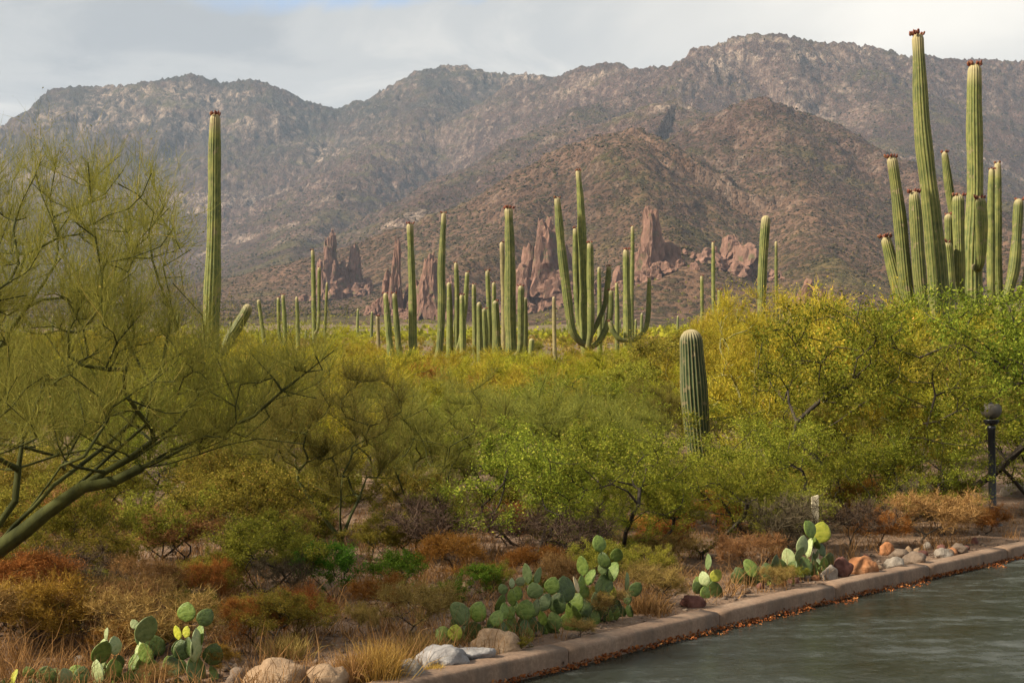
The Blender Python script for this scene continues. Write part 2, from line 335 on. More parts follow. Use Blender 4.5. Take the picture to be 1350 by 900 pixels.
def land(x, y, detail=True):
    b = base_h(x, y); h = b.copy(); cliff = np.zeros(x.shape); red = np.zeros(x.shape)
    far = y > 560
    if not far.any(): return h, cliff, red
    X, Y, B = x[far], y[far], b[far]
    wx = X + 26 * fbm(X / 160, Y / 160, 3, 5); wy = Y + 26 * fbm(X / 160, Y / 160, 3, 9)
    H = B.copy(); 
    for ri, (pts, k) in enumerate(RIDGES):
        best = np.full(X.shape, 1e9); cz = np.zeros(X.shape); arc = np.zeros(X.shape); s0 = 0.0
        for a, c in zip(pts[:-1], pts[1:]):
            dx, dy = c.x - a.x, c.y - a.y; l2 = dx * dx + dy * dy; l = math.sqrt(l2)
            t = np.clip(((wx - a.x) * dx + (wy - a.y) * dy) / l2, 0, 1)
            q = np.hypot(wx - a.x - dx * t, wy - a.y - dy * t); m = q < best
            best[m] = q[m]; cz[m] = (a.z + (c.z - a.z) * t)[m]; arc[m] = (s0 + t * l)[m]; s0 += l
        hc = np.maximum(cz - B, 1.0); L = hc / k * 1.5
        gul = perlin(arc / 210.0 + ri * 7.7 + best / 900, best / 700.0, 40 + ri) * 0.6 + perlin(arc / 70.0 + ri * 3.1, best / 400.0, 60 + ri) * 0.25
        rd = np.clip(hc * 0.16, 8, 60); rb = np.sqrt(best * best + rd * rd) - rd
        dd = rb * (1 + 0.24 * gul * sstep(0, 160, best))
        prof = np.clip(1 - dd / L, 0, None) ** 1.75
        H = np.maximum(H, B + hc * prof)
    if detail:
        amp = np.clip((H - B) / 120.0, 0, 1)
        rg = ridged(X / 190.0, Y / 190.0, 6, 101, 0.58); rf = ridged(X / 42.0, Y / 42.0, 4, 131, 0.6); hf = fbm(X / 14.0, Y / 14.0, 3, 171)
        H = H + amp * (rg * 11 + rf * 7.5 + hf * 3.6 + sstep(2600, 3100, Y) * (rf * 8 + hf * 6 + 7 * ridged(X / 22.0, Y / 22.0, 2, 141))) - amp * 8 + np.clip((H - B) / 400.0, 0, 1) * sstep(0, 0.35, 1 - np.abs(2 * np.clip((H - B) / 800.0, 0, 1) - 1)) * 55 * fbm(X / 420.0, Y / 420.0, 4, 301)
        # ledges of bare rock
        cm = sstep(0.08, 0.4, fbm(X / 330.0, Y / 330.0 + H / 400.0, 4, 211)) * sstep(0.42, 0.75, amp) * 0.6
        for (cu, cv, cY, sx, sz, wt) in CLIFFS:
            c0 = at(cu, cv, cY); cm = np.maximum(cm, wt * np.exp(-((X - c0.x) / sx) ** 2 - ((H - c0.z) / sz) ** 2) * sstep(cY - 900, cY - 500, Y) * sstep(-0.35, 0.1, fbm(X / 90.0, H / 60.0, 3, 231)))
        st = 34.0 + 10 * perlin(X / 500, Y / 500, 5); ph = H / st + 0.8 * fbm(X / 120, Y / 120, 3, 19); fr = ph - np.floor(ph)
        H = H + cm * (sstep(0.30, 0.70, fr) - fr) * st * 0.75
        cliff[far] = cm * np.clip(1.3 - 2.2 * np.abs(fr - 0.5), 0, 1)
    wgt = sstep(560, 900, Y)
    h[far] = B * (1 - wgt) + H * wgt
    red[far] = sstep(2100, 1000, Y)
    return h, cliff, red

# ---- ground sheet
def spaced(lo, d0, d1, hi, step, grow, mx):
    mid = list(np.arange(d0, d1 + step / 2, step)); up = []; s = step; v = mid[-1]
    while v < hi: s = min(s * grow, mx); v += s; up.append(min(v, hi))
    dn = []; s = step; v = mid[0]
    while v > lo: s = min(s * grow, mx); v -= s; dn.append(max(v, lo))
    return np.array(dn[::-1] + mid + up)
gx = spaced(-4600, -7.5, 9.5, 4600, 0.13, 1.045, 400); gy = spaced(-3000, 4.0, 20.0, 780, 0.13, 1.04, 60)
GX, GY = np.meshgrid(gx, gy)
def ground_z(x, y):
    x = np.atleast_1d(np.asarray(x, float)); y = np.atleast_1d(np.asarray(y, float))
    z, _, _ = land(x, y)
    d, _ = poly_dist(x, y, KL)
    rough = 0.05 * fbm(x / 0.9, y / 0.9, 4, 3) + 0.02 * fbm(x / 0.2, y / 0.2, 2, 8) + 0.25 * fbm(x / 7, y / 7, 3, 4) * sstep(0.8, 8, d)
    big = np.clip((np.hypot(x, y) - 30) / 300, 0, 1) * 6 * fbm(x / 120, y / 120, 4, 77)
    bank = 0.11 + 0.10 * sstep(0.5, 4.5, d) + rough * sstep(0.15, 0.9, d) + big
    z2 = z + np.where(d > 0, bank * sstep(0.03, 0.17, d) - 0.1 * (1 - sstep(0.03, 0.17, d)), -0.1)
    z2 = np.where(d < -9.6, z - 0.1 + 0.1 * sstep(-9.6, -12, d), z2)
    return z2
gz = ground_z(GX.ravel(), GY.ravel())
gz_flat = gz - 8 * sstep(715, 775, GY.ravel())

def groundmat():
    t = NT('desert_soil'); v = t.coord('Object'); n = t.noise(v, 0.8, 7, 0.62); n2 = t.noise(v, 9, 6, 0.7); p = t.vor(v, 26); p2 = t.vor(v, 70)
    c = t.ramp(t.math('ADD', t.math('MULTIPLY', n, 0.6), t.math('MULTIPLY', n2, 0.4)), [(0.34, (0.085, 0.055, 0.038)), (0.5, (0.17, 0.11, 0.072)), (0.66, (0.27, 0.18, 0.115))])
    pc = t.ramp(t.add('ShaderNodeTexVoronoi', {'Vector': v, 'Scale': 26.0}).outputs['Color'], [(0.2, (0.09, 0.07, 0.06)), (0.6, (0.22, 0.16, 0.12)), (0.9, (0.36, 0.29, 0.23))])
    c = t.mix(t.math('MULTIPLY', t.ramp(p, [(0.25, 1), (0.4, 0)]), t.ramp(n2, [(0.45, 0), (0.6, 1)])), c, pc)
    hgt = t.math('ADD', t.math('MULTIPLY', t.ramp(p, [(0, 1), (0.5, 0)]), 0.6), t.math('ADD', n2, t.math('MULTIPLY', p2, 0.3)))
    # scrub colour where single plants can no longer be told apart
    m = t.ramp(t.noise(v, 0.22, 6, 0.7), [(0.47, 0), (0.54, 1)])
    c = t.mix(t.math('MULTIPLY', m, t.attr('scrub')), c, (0.115, 0.105, 0.03))
    return t.principled(c, 0.95, t.bump(hgt, 0.7, 0.03), 0.15)
M['soil'] = groundmat()
scrub = sstep(25, 90, np.hypot(GX, GY)).ravel()
obj('ground', mesh_np('ground', np.stack([GX.ravel(), GY.ravel(), gz_flat], -1), [grid_faces(len(gy), len(gx))], [M['soil']], {'scrub': scrub}, True), kind='structure')

def gp(u, Y):
    x = X_of(u, Y); return Vector((x, Y, float(ground_z(x, Y)[0])))
def gpix(u, v):
    """where the sight line through u, v meets the ground"""
    a, b = 4.0, 120.0
    Ys = np.concatenate([np.linspace(5, 40, 700), np.linspace(40.2, 160, 400)])
    P = [at(u, v, float(Y)) for Y in Ys[::1]]
    z = ground_z(np.array([p.x for p in P]), np.array([p.y for p in P])); pz = np.array([p.z for p in P])
    i = np.argmax(pz <= z + 0.005) if (pz <= z + 0.005).any() else len(P) - 1
    return Vector((P[i].x, P[i].y, float(z[i])))

# ---- mountains
NR, NC = 580, 760
Yr = np.exp(np.linspace(math.log(700), math.log(5000), NR)); Tc = np.concatenate([np.linspace(-0.9, -0.42, 70), np.linspace(-0.42, 0.42, NC - 140 + 2)[1:-1], np.linspace(0.42, 0.9, 70)])
MYg = np.repeat(Yr[:, None], len(Tc), 1); MXg = MYg * Tc[None, :]
mz, mcl, mred = land(MXg.ravel(), MYg.ravel())
mx_, my_ = MXg.ravel(), MYg.ravel()
mz = mz + ground_z(mx_, my_) * 0 if False else mz
edge = np.clip((np.hypot(mx_, my_) - 30) / 300, 0, 1) * 6 * fbm(mx_ / 120, my_ / 120, 4, 77) * sstep(1500, 800, my_) + 0.21
mz = mz + edge
Zg = mz.reshape(MYg.shape)
gyy = np.gradient(Zg, axis=0) / np.gradient(MYg, axis=0); gxx = np.gradient(Zg, axis=1) / np.gradient(MXg, axis=1)
slope = np.hypot(gyy, gxx)
def mountainmat():
    t = NT('mountain_scrub_and_rock'); v = t.coord('Object'); sl = t.attr('slope'); cl = t.attr('cliff'); red = t.attr('red')
    n = t.noise(v, 0.006, 8, 0.62); n2 = t.noise(v, 0.045, 7, 0.68); n3 = t.noise(v, 0.21, 4, 0.7)
    f = t.math('ADD', t.math('MULTIPLY', n, 0.45), t.math('ADD', t.math('MULTIPLY', n2, 0.35), t.math('MULTIPLY', n3, 0.20)))
    soil = t.ramp(f, [(0.36, (0.042, 0.025, 0.021)), (0.50, (0.085, 0.050, 0.039)), (0.62, (0.155, 0.092, 0.070))])
    soilr = t.ramp(f, [(0.36, (0.055, 0.032, 0.020)), (0.50, (0.115, 0.066, 0.040)), (0.62, (0.19, 0.112, 0.068))])
    c = t.mix(red, soil, soilr)
    # scrub: speckled olive
    green = t.ramp(t.noise(v, 0.0035, 6, 0.6), [(0.42, 0.25), (0.62, 0.95)])
    v1 = t.vor(v, 0.20); v2 = t.vor(v, 0.085)
    dots = t.math('MAXIMUM', t.ramp(v1, [(0.36, 1), (0.55, 0)]), t.ramp(v2, [(0.30, 1), (0.46, 0)]))
    dots = t.math('MULTIPLY', dots, t.ramp(n3, [(0.38, 0.2), (0.55, 1)]))
    gcol = t.ramp(n2, [(0.35, (0.026, 0.027, 0.012)), (0.55, (0.052, 0.05, 0.018)), (0.7, (0.10, 0.086, 0.03))])
    flat = t.ramp(sl, [(0.75, 1), (1.5, 0.15)]); fa = t.attr('far')
    wood = t.math('MULTIPLY', t.math('MULTIPLY', fa, t.ramp(t.noise(v, 0.011, 7, 0.65), [(0.36, 0.15), (0.55, 0.9)])), t.ramp(n3, [(0.3, 0.5), (0.55, 1)]))
    c = t.mix(wood, c, t.ramp(n2, [(0.35, (0.016, 0.019, 0.018)), (0.6, (0.042, 0.042, 0.034))]))
    c = t.mix(t.math('MULTIPLY', t.math('MULTIPLY', dots, flat), t.math('ADD', t.math('MULTIPLY', green, 0.6), 0.35)), c, gcol)
    # meadowy olive patches
    c = t.mix(t.math('MULTIPLY', t.math('MULTIPLY', t.ramp(t.noise(v, 0.0075, 5, 0.6), [(0.52, 0), (0.64, 1)]), flat), 0.55), c, (0.10, 0.088, 0.028))
    # bare rock
    rn = t.noise(t.coord('Object', (1, 1, 0.42)), 0.042, 9, 0.74, 0.6)
    rockc = t.ramp(rn, [(0.36, (0.09, 0.068, 0.053)), (0.5, (0.205, 0.15, 0.112)), (0.64, (0.37, 0.275, 0.205))])
    rk = t.math('MULTIPLY', t.math('MAXIMUM', t.math('MULTIPLY', t.ramp(cl, [(0.1, 0), (0.5, 1)]), t.ramp(rn, [(0.44, 0), (0.53, 1)])), t.math('MULTIPLY', t.math('MULTIPLY', t.ramp(sl, [(0.95, 0), (1.6, 1)]), t.ramp(n2, [(0.48, 0), (0.60, 1)])), 0.6)), t.math('SUBTRACT', 1.0, t.math('MULTIPLY', red, 0.6)))
    c = t.mix(rk, c, rockc)
    boul = t.math('MULTIPLY', t.ramp(t.vor(v, 0.13, rnd=1.0), [(0.10, 1), (0.2, 0)]), t.ramp(n, [(0.5, 0), (0.6, 0.5)]))
    c = t.mix(t.math('MULTIPLY', boul, 0.5), c, (0.30, 0.22, 0.165))
    h = t.math('ADD', t.math('MULTIPLY', dots, 0.5), t.math('ADD', n2, t.math('MULTIPLY', n3, 0.5)))
    return t.principled(c, 0.95, t.bump(h, 1.0, 6.0), 0.1)
M['mountain'] = mountainmat()
obj('mountains', mesh_np('mountains', np.stack([mx_, my_, mz], -1), [grid_faces(NR, len(Tc))], [M['mountain']],
    {'slope': slope.ravel(), 'cliff': mcl, 'red': mred, 'far': sstep(3300, 4000, my_)}, True), kind='structure')
def mtn_z(x, y):
    x = np.atleast_1d(np.asarray(x, float)); y = np.atleast_1d(np.asarray(y, float))
    z, _, _ = land(x, y)
    return z + np.clip((np.hypot(x, y) - 30) / 300, 0, 1) * 6 * fbm(x / 120, y / 120, 4, 77) * sstep(1500, 800, y) + 0.21

# ------------------------------------------------------------------ haze
def haze():
    x0, x1, y0, y1, z0, z1 = -5200, 5200, -3300, 5600, -12, 1150
    V = [(x, y, z) for z in (z0, z1) for y in (y0, y1) for x in (x0, x1)]
    Fc = [(0, 2, 3, 1), (4, 5, 7, 6), (0, 1, 5, 4), (2, 6, 7, 3), (0, 4, 6, 2), (1, 3, 7, 5)]
    t = NT('haze_air'); pv = t.add('ShaderNodeVolumePrincipled', {'Color': (0.62, 0.78, 1.0), 'Density': HAZE, 'Anisotropy': 0.0})
    t.l.new(pv.outputs[0], t.out.inputs['Volume'])
    obj('haze', mesh_np('haze', V, [np.array(Fc)], [t.m]), kind='stuff', label='thin dusty haze lying over the whole valley')
HAZE = 0.000068
haze()

# ------------------------------------------------------------------ road and kerb
def offset_line(L, d):
    t = np.gradient(L, axis=0); t /= np.linalg.norm(t, axis=1)[:, None]
    return L + np.stack([-t[:, 1], t[:, 0]], -1) * d
def roadmat():
    t = NT('wet_asphalt'); v = t.coord('Object')
    st = t.add('ShaderNodeMapping', {'Vector': v, 'Rotation': (0, 0, R(-8)), 'Scale': (0.65, 1.0, 1)}).outputs[0]
    n = t.noise(st, 0.55, 6, 0.6, 0.8); n2 = t.noise(v, 55, 4, 0.7); ag = t.vor(v, 95)
    n3 = t.noise(st, 4.5, 6, 0.72)
    f = t.math('ADD', t.math('MULTIPLY', n, 0.5), t.math('MULTIPLY', n3, 0.5))
    c = t.ramp(f, [(0.38, (0.008, 0.010, 0.006)), (0.50, (0.014, 0.017, 0.012)), (0.58, (0.026, 0.029, 0.023)), (0.70, (0.055, 0.059, 0.050))])
    c = t.mix(t.math('MULTIPLY', t.math('MULTIPLY', t.ramp(ag, [(0.18, 1), (0.32, 0)]), t.ramp(t.noise(v, 9, 4, 0.7), [(0.45, 0.1), (0.6, 1)])), 0.5), c, (0.12, 0.12, 0.11))
    mot = t.noise(v, 13, 6, 0.75); c = t.mix(t.ramp(mot, [(0.52, 0), (0.68, 0.45)]), c, (0.062, 0.066, 0.057)); c = t.mix(t.ramp(t.noise(v, 5, 5, 0.7), [(0.52, 0), (0.68, 0.7)]), c, (0.012, 0.014, 0.010))
    wet = t.ramp(f, [(0.40, 0.12), (0.52, 0.22), (0.62, 0.45)])
    h = t.math('ADD', t.math('MULTIPLY', ag, 0.6), n2)
    b = t.bump(h, 0.25, 0.004)
    b2 = t.add('ShaderNodeBump', {'Height': t.math('ADD', t.noise(st, 11, 6, 0.7), n3), 'Strength': 0.10, 'Distance': 0.02, 'Normal': b}).outputs[0]
    df = t.add('ShaderNodeBsdfDiffuse', {'Color': c, 'Roughness': 0.6, 'Normal': b2}); gl = t.add('ShaderNodeBsdfGlossy', {'Color': (0.9, 0.93, 0.9), 'Roughness': wet, 'Normal': b2})
    fr = t.add('ShaderNodeFresnel', {'IOR': 1.33, 'Normal': b2}).outputs[0]
    ms = t.add('ShaderNodeMixShader', {'Fac': t.math('MULTIPLY', fr, t.ramp(f, [(0.40, 0.75), (0.60, 0.40)]))}); t.l.new(df.outputs[0], ms.inputs[1]); t.l.new(gl.outputs[0], ms.inputs[2])
    t.l.new(ms.outputs[0], t.out.inputs[0]); return t.m
M['road'] = roadmat()
def strip(L, d0, d1, n, zf):
    V = []; 
    for k in range(n + 1):
        d = d0 + (d1 - d0) * k / n; O = offset_line(L, d)
        V.append(np.stack([O[:, 0], O[:, 1], np.full(len(O), zf(d)) + base_h(O[:, 0], O[:, 1])], -1))
    V = np.concatenate(V); return V, grid_faces(n + 1, len(L))
V, fc = strip(KL, 0.03, -9.5, 24, lambda d: 0.0 + 0.05 * min(1, -d / 4.5) if d < 0 else 0.0)
obj('road', mesh_np('road', V, [fc[:, ::-1]], [M['road']], None, True), kind='structure')

def kerbmat():
    t = NT('kerb_concrete'); v = t.coord('Object'); n = t.noise(v, 2.2, 7, 0.65); n2 = t.noise(v, 45, 5, 0.7)
    f = t.math('ADD', t.math('MULTIPLY', n, 0.6), t.math('MULTIPLY', n2, 0.4))
    c = t.ramp(f, [(0.34, (0.10, 0.063, 0.04)), (0.5, (0.20, 0.13, 0.085)), (0.66, (0.31, 0.215, 0.145))])
    st = t.ramp(t.noise(t.coord('Object', (1, 1, 0.2)), 7, 5, 0.6), [(0.5, 0), (0.68, 0.6)])
    c = t.mix(st, c, (0.10, 0.075, 0.055))
    return t.principled(c, 0.85, t.bump(f, 0.5, 0.012), 0.3)
M['kerb'] = kerbmat()
kerb = obj('kerb', None, kind='structure')
KF = smooth_poly(KERB, 60); seg = np.linalg.norm(np.diff(KF, axis=0), axis=1); cum = np.concatenate([[0], np.cumsum(seg)])
def k_at(s): return np.array([np.interp(s, cum, KF[:, 0]), np.interp(s, cum, KF[:, 1])])
PROF = [(0.0, -0.25), (0.004, 0.10), (0.010, 0.116), (0.022, 0.125), (0.045, 0.128), (0.150, 0.133), (0.168, 0.128), (0.176, 0.115), (0.176, -0.25)]
s_ = 0.0; SEGL = 1.9; rng0 = random.Random(3)
while s_ < cum[-1] - SEGL and s_ < 62:
    e_ = s_ + SEGL - 0.008; ns = 10
    ss = np.linspace(s_, e_, ns); P = np.array([k_at(q) for q in ss]); T = np.array([k_at(q + 0.05) - k_at(q - 0.05) for q in ss]); T /= np.linalg.norm(T, axis=1)[:, None] + 1e-9
    N = np.stack([-T[:, 1], T[:, 0]], -1); dz = rng0.uniform(-0.004, 0.004)
    V = []
    for i in range(ns):
        inset = 0.003 if i in (0, ns - 1) else 0.0
        for (d, z) in PROF:
            V.append((P[i, 0] + N[i, 0] * d, P[i, 1] + N[i, 1] * d, z - (inset if z > 0.1 else 0) + dz + float(base_h(np.array([P[i, 0]]), np.array([P[i, 1]]))[0]) + 0.0012 * math.sin(ss[i] * 3.1 + d * 40)))
    m = len(PROF); Fq = grid_faces(ns, m)
    c0 = V[0]; org = Vector((c0[0], c0[1], 0)); V = np.array(V) - np.array([org.x, org.y, 0])
    me = mesh_np('kerb_section', V, [Fq[:, ::-1]], [M['kerb']], None, False)
    caps = [list(range(m)), list(range((ns - 1) * m, ns * m))[::-1]]
    import bmesh
    bm = bmesh.new(); bm.from_mesh(me); bm.verts.ensure_lookup_table()
    for cfc in caps: bm.faces.new([bm.verts[i] for i in cfc])
    bmesh.ops.recalc_face_normals(bm, faces=bm.faces); bm.to_mesh(me); bm.free()
    o = obj('kerb_section', me, kerb, loc=org)
    s_ += SEGL

# ------------------------------------------------------------------ plants: growth
def grow(rng, trunks, targets, wig=0.10, seglen=0.22, up=0.25, lenpen=0.12):
    P, par, L = [], [], []
    def addn(p, q):
        P.append(np.array(p, float)); par.append(q); L.append(0.0 if q < 0 else L[q] + float(np.linalg.norm(P[-1] - P[q]))); return len(P) - 1
    for (root, path) in trunks:          # root: index of the node to start from or -1
        prev = root
        path = [np.array(p, float) for p in path]
        for i, p in enumerate(path):
            if prev < 0: prev = addn(p, -1); continue
            a = P[prev]; n = max(1, int(np.linalg.norm(p - a) / seglen))
            for k in range(1, n + 1):
                q = a + (p - a) * k / n + (rng.normal(size=3) * wig * 0.25 * seglen if k < n else 0)
                prev = addn(q, prev)
    d0 = np.linalg.norm(targets - P[0], axis=1) * (1 + 0.25 * rng.random(len(targets)))
    for t in targets[np.argsort(d0)]:
        A = np.array(P); v = t - A; d = np.linalg.norm(v, axis=1)
        cost = d + lenpen * np.array(L) + 0.6 * np.clip(A[:, 2] - t[2], 0, None)
        i = int(np.argmin(cost)); dist = d[i]
        if dist < 0.04: continue
        pd = A[i] - A[par[i]] if par[i] >= 0 else np.array([0, 0, 1.0]); pd = pd / (np.linalg.norm(pd) + 1e-9)
        c1 = A[i] + pd * dist * 0.35; c2 = t - np.array([0, 0, 1]) * dist * up - v[i] * 0.15
        n = max(2, int(dist / seglen)); prev = i
        for k in range(1, n + 1):
            s = k / n; q = (1 - s) ** 3 * A[i] + 3 * (1 - s) ** 2 * s * c1 + 3 * (1 - s) * s * s * c2 + s ** 3 * t
            if k < n: q = q + rng.normal(size=3) * wig * dist / n
            prev = addn(q, prev)
    P = np.array(P); par = np.array(par); cnt = np.zeros(len(P))
    child = np.zeros(len(P)); 
    for i in range(len(P)):
        if par[i] >= 0: child[par[i]] += 1
    cnt[child == 0] = 1
    for i in range(len(P) - 1, -1, -1):
        if par[i] >= 0: cnt[par[i]] += cnt[i]
    return P, par, cnt
def frames(d, rng=None):
    d = d / (np.linalg.norm(d, axis=1)[:, None] + 1e-9)
    a = np.where(np.abs(d[:, 2:3]) < 0.9, np.array([[0, 0, 1.0]]), np.array([[1.0, 0, 0]]))
    u = np.cross(d, a); u /= np.linalg.norm(u, axis=1)[:, None] + 1e-9
    return d, u, np.cross(d, u)
def tubes(P, par, rad, minr=0.0, sides=5):
    idx = np.where((par >= 0) & (rad >= minr))[0]
    if len(idx) == 0: return np.zeros((0, 3)), np.zeros((0, 4), int)
    a, b = P[par[idx]], P[idx]; ra, rb = np.minimum(rad[par[idx]], rad[idx] * 1.6), rad[idx]
    d, u, w = frames(b - a); ang = np.arange(sides) * 2 * np.pi / sides
    ring = np.cos(ang)[None, :, None] * u[:, None, :] + np.sin(ang)[None, :, None] * w[:, None, :]
    A = (a - d * ra[:, None] * 0.35)[:, None, :] + ring * ra[:, None, None]; B = (b + d * rb[:, None] * 0.35)[:, None, :] + ring * rb[:, None, None]
    V = np.stack([A, B], 1).reshape(-1, 3); n = len(idx); o = (np.arange(n) * sides * 2)[:, None]
    k = np.arange(sides); k2 = (k + 1) % sides
    Fq = np.stack([o + k, o + k2, o + sides + k2, o + sides + k], -1).reshape(-1, 4)
    return V, Fq
def unit(v): return v / (np.linalg.norm(v, axis=1)[:, None] + 1e-9)
def ribbons(p, d, L, w, rng, bend=0.25, grav=0.0):
    """thin tapering twigs; returns verts, quads, tris, and points along them"""
    n = len(p); d = unit(d); side = unit(np.cross(d, rng.normal(size=(n, 3))))
    bd = rng.normal(size=(n, 3)) * bend; bd[:, 2] += grav
    m = p + d * (L * 0.5)[:, None]; d2 = unit(d + bd); e = m + d2 * (L * 0.5)[:, None]
    V = np.stack([p - side * w[:, None], p + side * w[:, None], m + side * (w * 0.7)[:, None], m - side * (w * 0.7)[:, None], e], 1).reshape(-1, 3)
    o = (np.arange(n) * 5)[:, None]
    return V, o + np.array([0, 1, 2, 3]), o + np.array([3, 2, 4]), (p, m, e)
def leaves(p, rng, size, asp=0.45, dirs=None):
    n = len(p); d = unit(rng.normal(size=(n, 3)) + (0 if dirs is None else dirs)); s = unit(np.cross(d, rng.normal(size=(n, 3))))
    L = size * (0.6 + 0.8 * rng.random(n)); 
    V = np.stack([p, p + d * (L * 0.5)[:, None] + s * (L * asp * 0.5)[:, None], p + d * L[:, None], p + d * (L * 0.5)[:, None] - s * (L * asp * 0.5)[:, None]], 1).reshape(-1, 3)
    return V, (np.arange(n) * 4)[:, None] + np.arange(4)
def crown_mesh(name, rng, P, par, cnt, mat, ntw, Ltw, wtw, up=0.6, spread=0.7, sub=3, nleaf=0, lsize=0.03, maxcnt=3, grav=0.0, fill=1.0):
    tips = np.where((cnt <= maxcnt) & (par >= 0))[0]
    src = rng.choice(tips, ntw); q = rng.random(ntw)[:, None]
    p = P[par[src]] * (1 - q) + P[src] * q
    d = unit(P[src] - P[par[src]]) * 0.7 + np.array([0, 0, up]) + rng.normal(size=(ntw, 3)) * spread
    L = Ltw * (0.5 + rng.random(ntw))
    V1, q1, t1, (a, m, e) = ribbons(p, d, L, np.full(ntw, wtw) * (0.7 + 0.6 * rng.random(ntw)), rng, 0.3, grav)
    Vs, Qs, Ts, tint = [V1], [q1], [t1], [np.repeat(np.clip(rng.normal(0.45, 0.2, ntw), 0, 1), 5)]
    off = len(V1); pts = [m, e]
    if sub:
        i = rng.integers(0, ntw, ntw * sub); q = rng.random(len(i))[:, None]
        ps = np.where(q < 0.5, a[i] * (1 - 2 * q) + m[i] * 2 * q, m[i] * (2 - 2 * q) + e[i] * (2 * q - 1))
        ds = unit(e[i] - a[i]) * 0.8 + np.array([0, 0, up * 0.5]) + rng.normal(size=(len(i), 3)) * spread * 0.9
        V2, q2, t2, (a2, m2, e2) = ribbons(ps, ds, L[i] * (0.35 + 0.35 * rng.random(len(i))), np.full(len(i), wtw * 0.7), rng, 0.3, grav)
        Vs.append(V2); Qs.append(q2 + off); Ts.append(t2 + off); tint.append(np.repeat(np.clip(rng.normal(0.5, 0.22, len(i)), 0, 1), 5)); off += len(V2); pts += [m2, e2, ps]
    if nleaf:
        A = np.concatenate(pts); i = rng.integers(0, len(A), nleaf)
        lp = A[i] + rng.normal(size=(nleaf, 3)) * lsize * 0.9
        V3, q3 = leaves(lp, rng, lsize)
        Vs.append(V3); Qs.append(q3 + off); tint.append(np.repeat(np.clip(rng.normal(0.5, 0.23, nleaf), 0, 1), 4))
    return mesh_np(name, np.concatenate(Vs), [np.concatenate(Qs), np.concatenate(Ts)], [mat], {'tint': np.concatenate(tint)})
def dome_targets(rng, n, rx, ry, h, low=0.25, lobes=5, shell=0.55):
    """points in an uneven, lobed crown"""
    out = []; cs = []
    for k in range(lobes):
        a = rng.random() * 6.28; r = rng.random() ** 0.5 * 0.6
        cs.append((math.cos(a) * r * rx, math.sin(a) * r * ry, h * (low + (0.85 - low) * (0.35 + 0.65 * rng.random())), 0.38 + 0.22 * rng.random()))
    while len(out) < n:
        c = cs[rng.integers(lobes)]; v = rng.normal(size=3); v /= np.linalg.norm(v); r = shell + (1 - shell) * rng.random()
        p = np.array([c[0] + v[0] * r * c[3] * rx, c[1] + v[1] * r * c[3] * ry, c[2] + v[2] * r * c[3] * h * 0.62])
        if p[2] > h * low * 0.5 and p[2] < h * 1.02: out.append(p)
    return np.array(out)

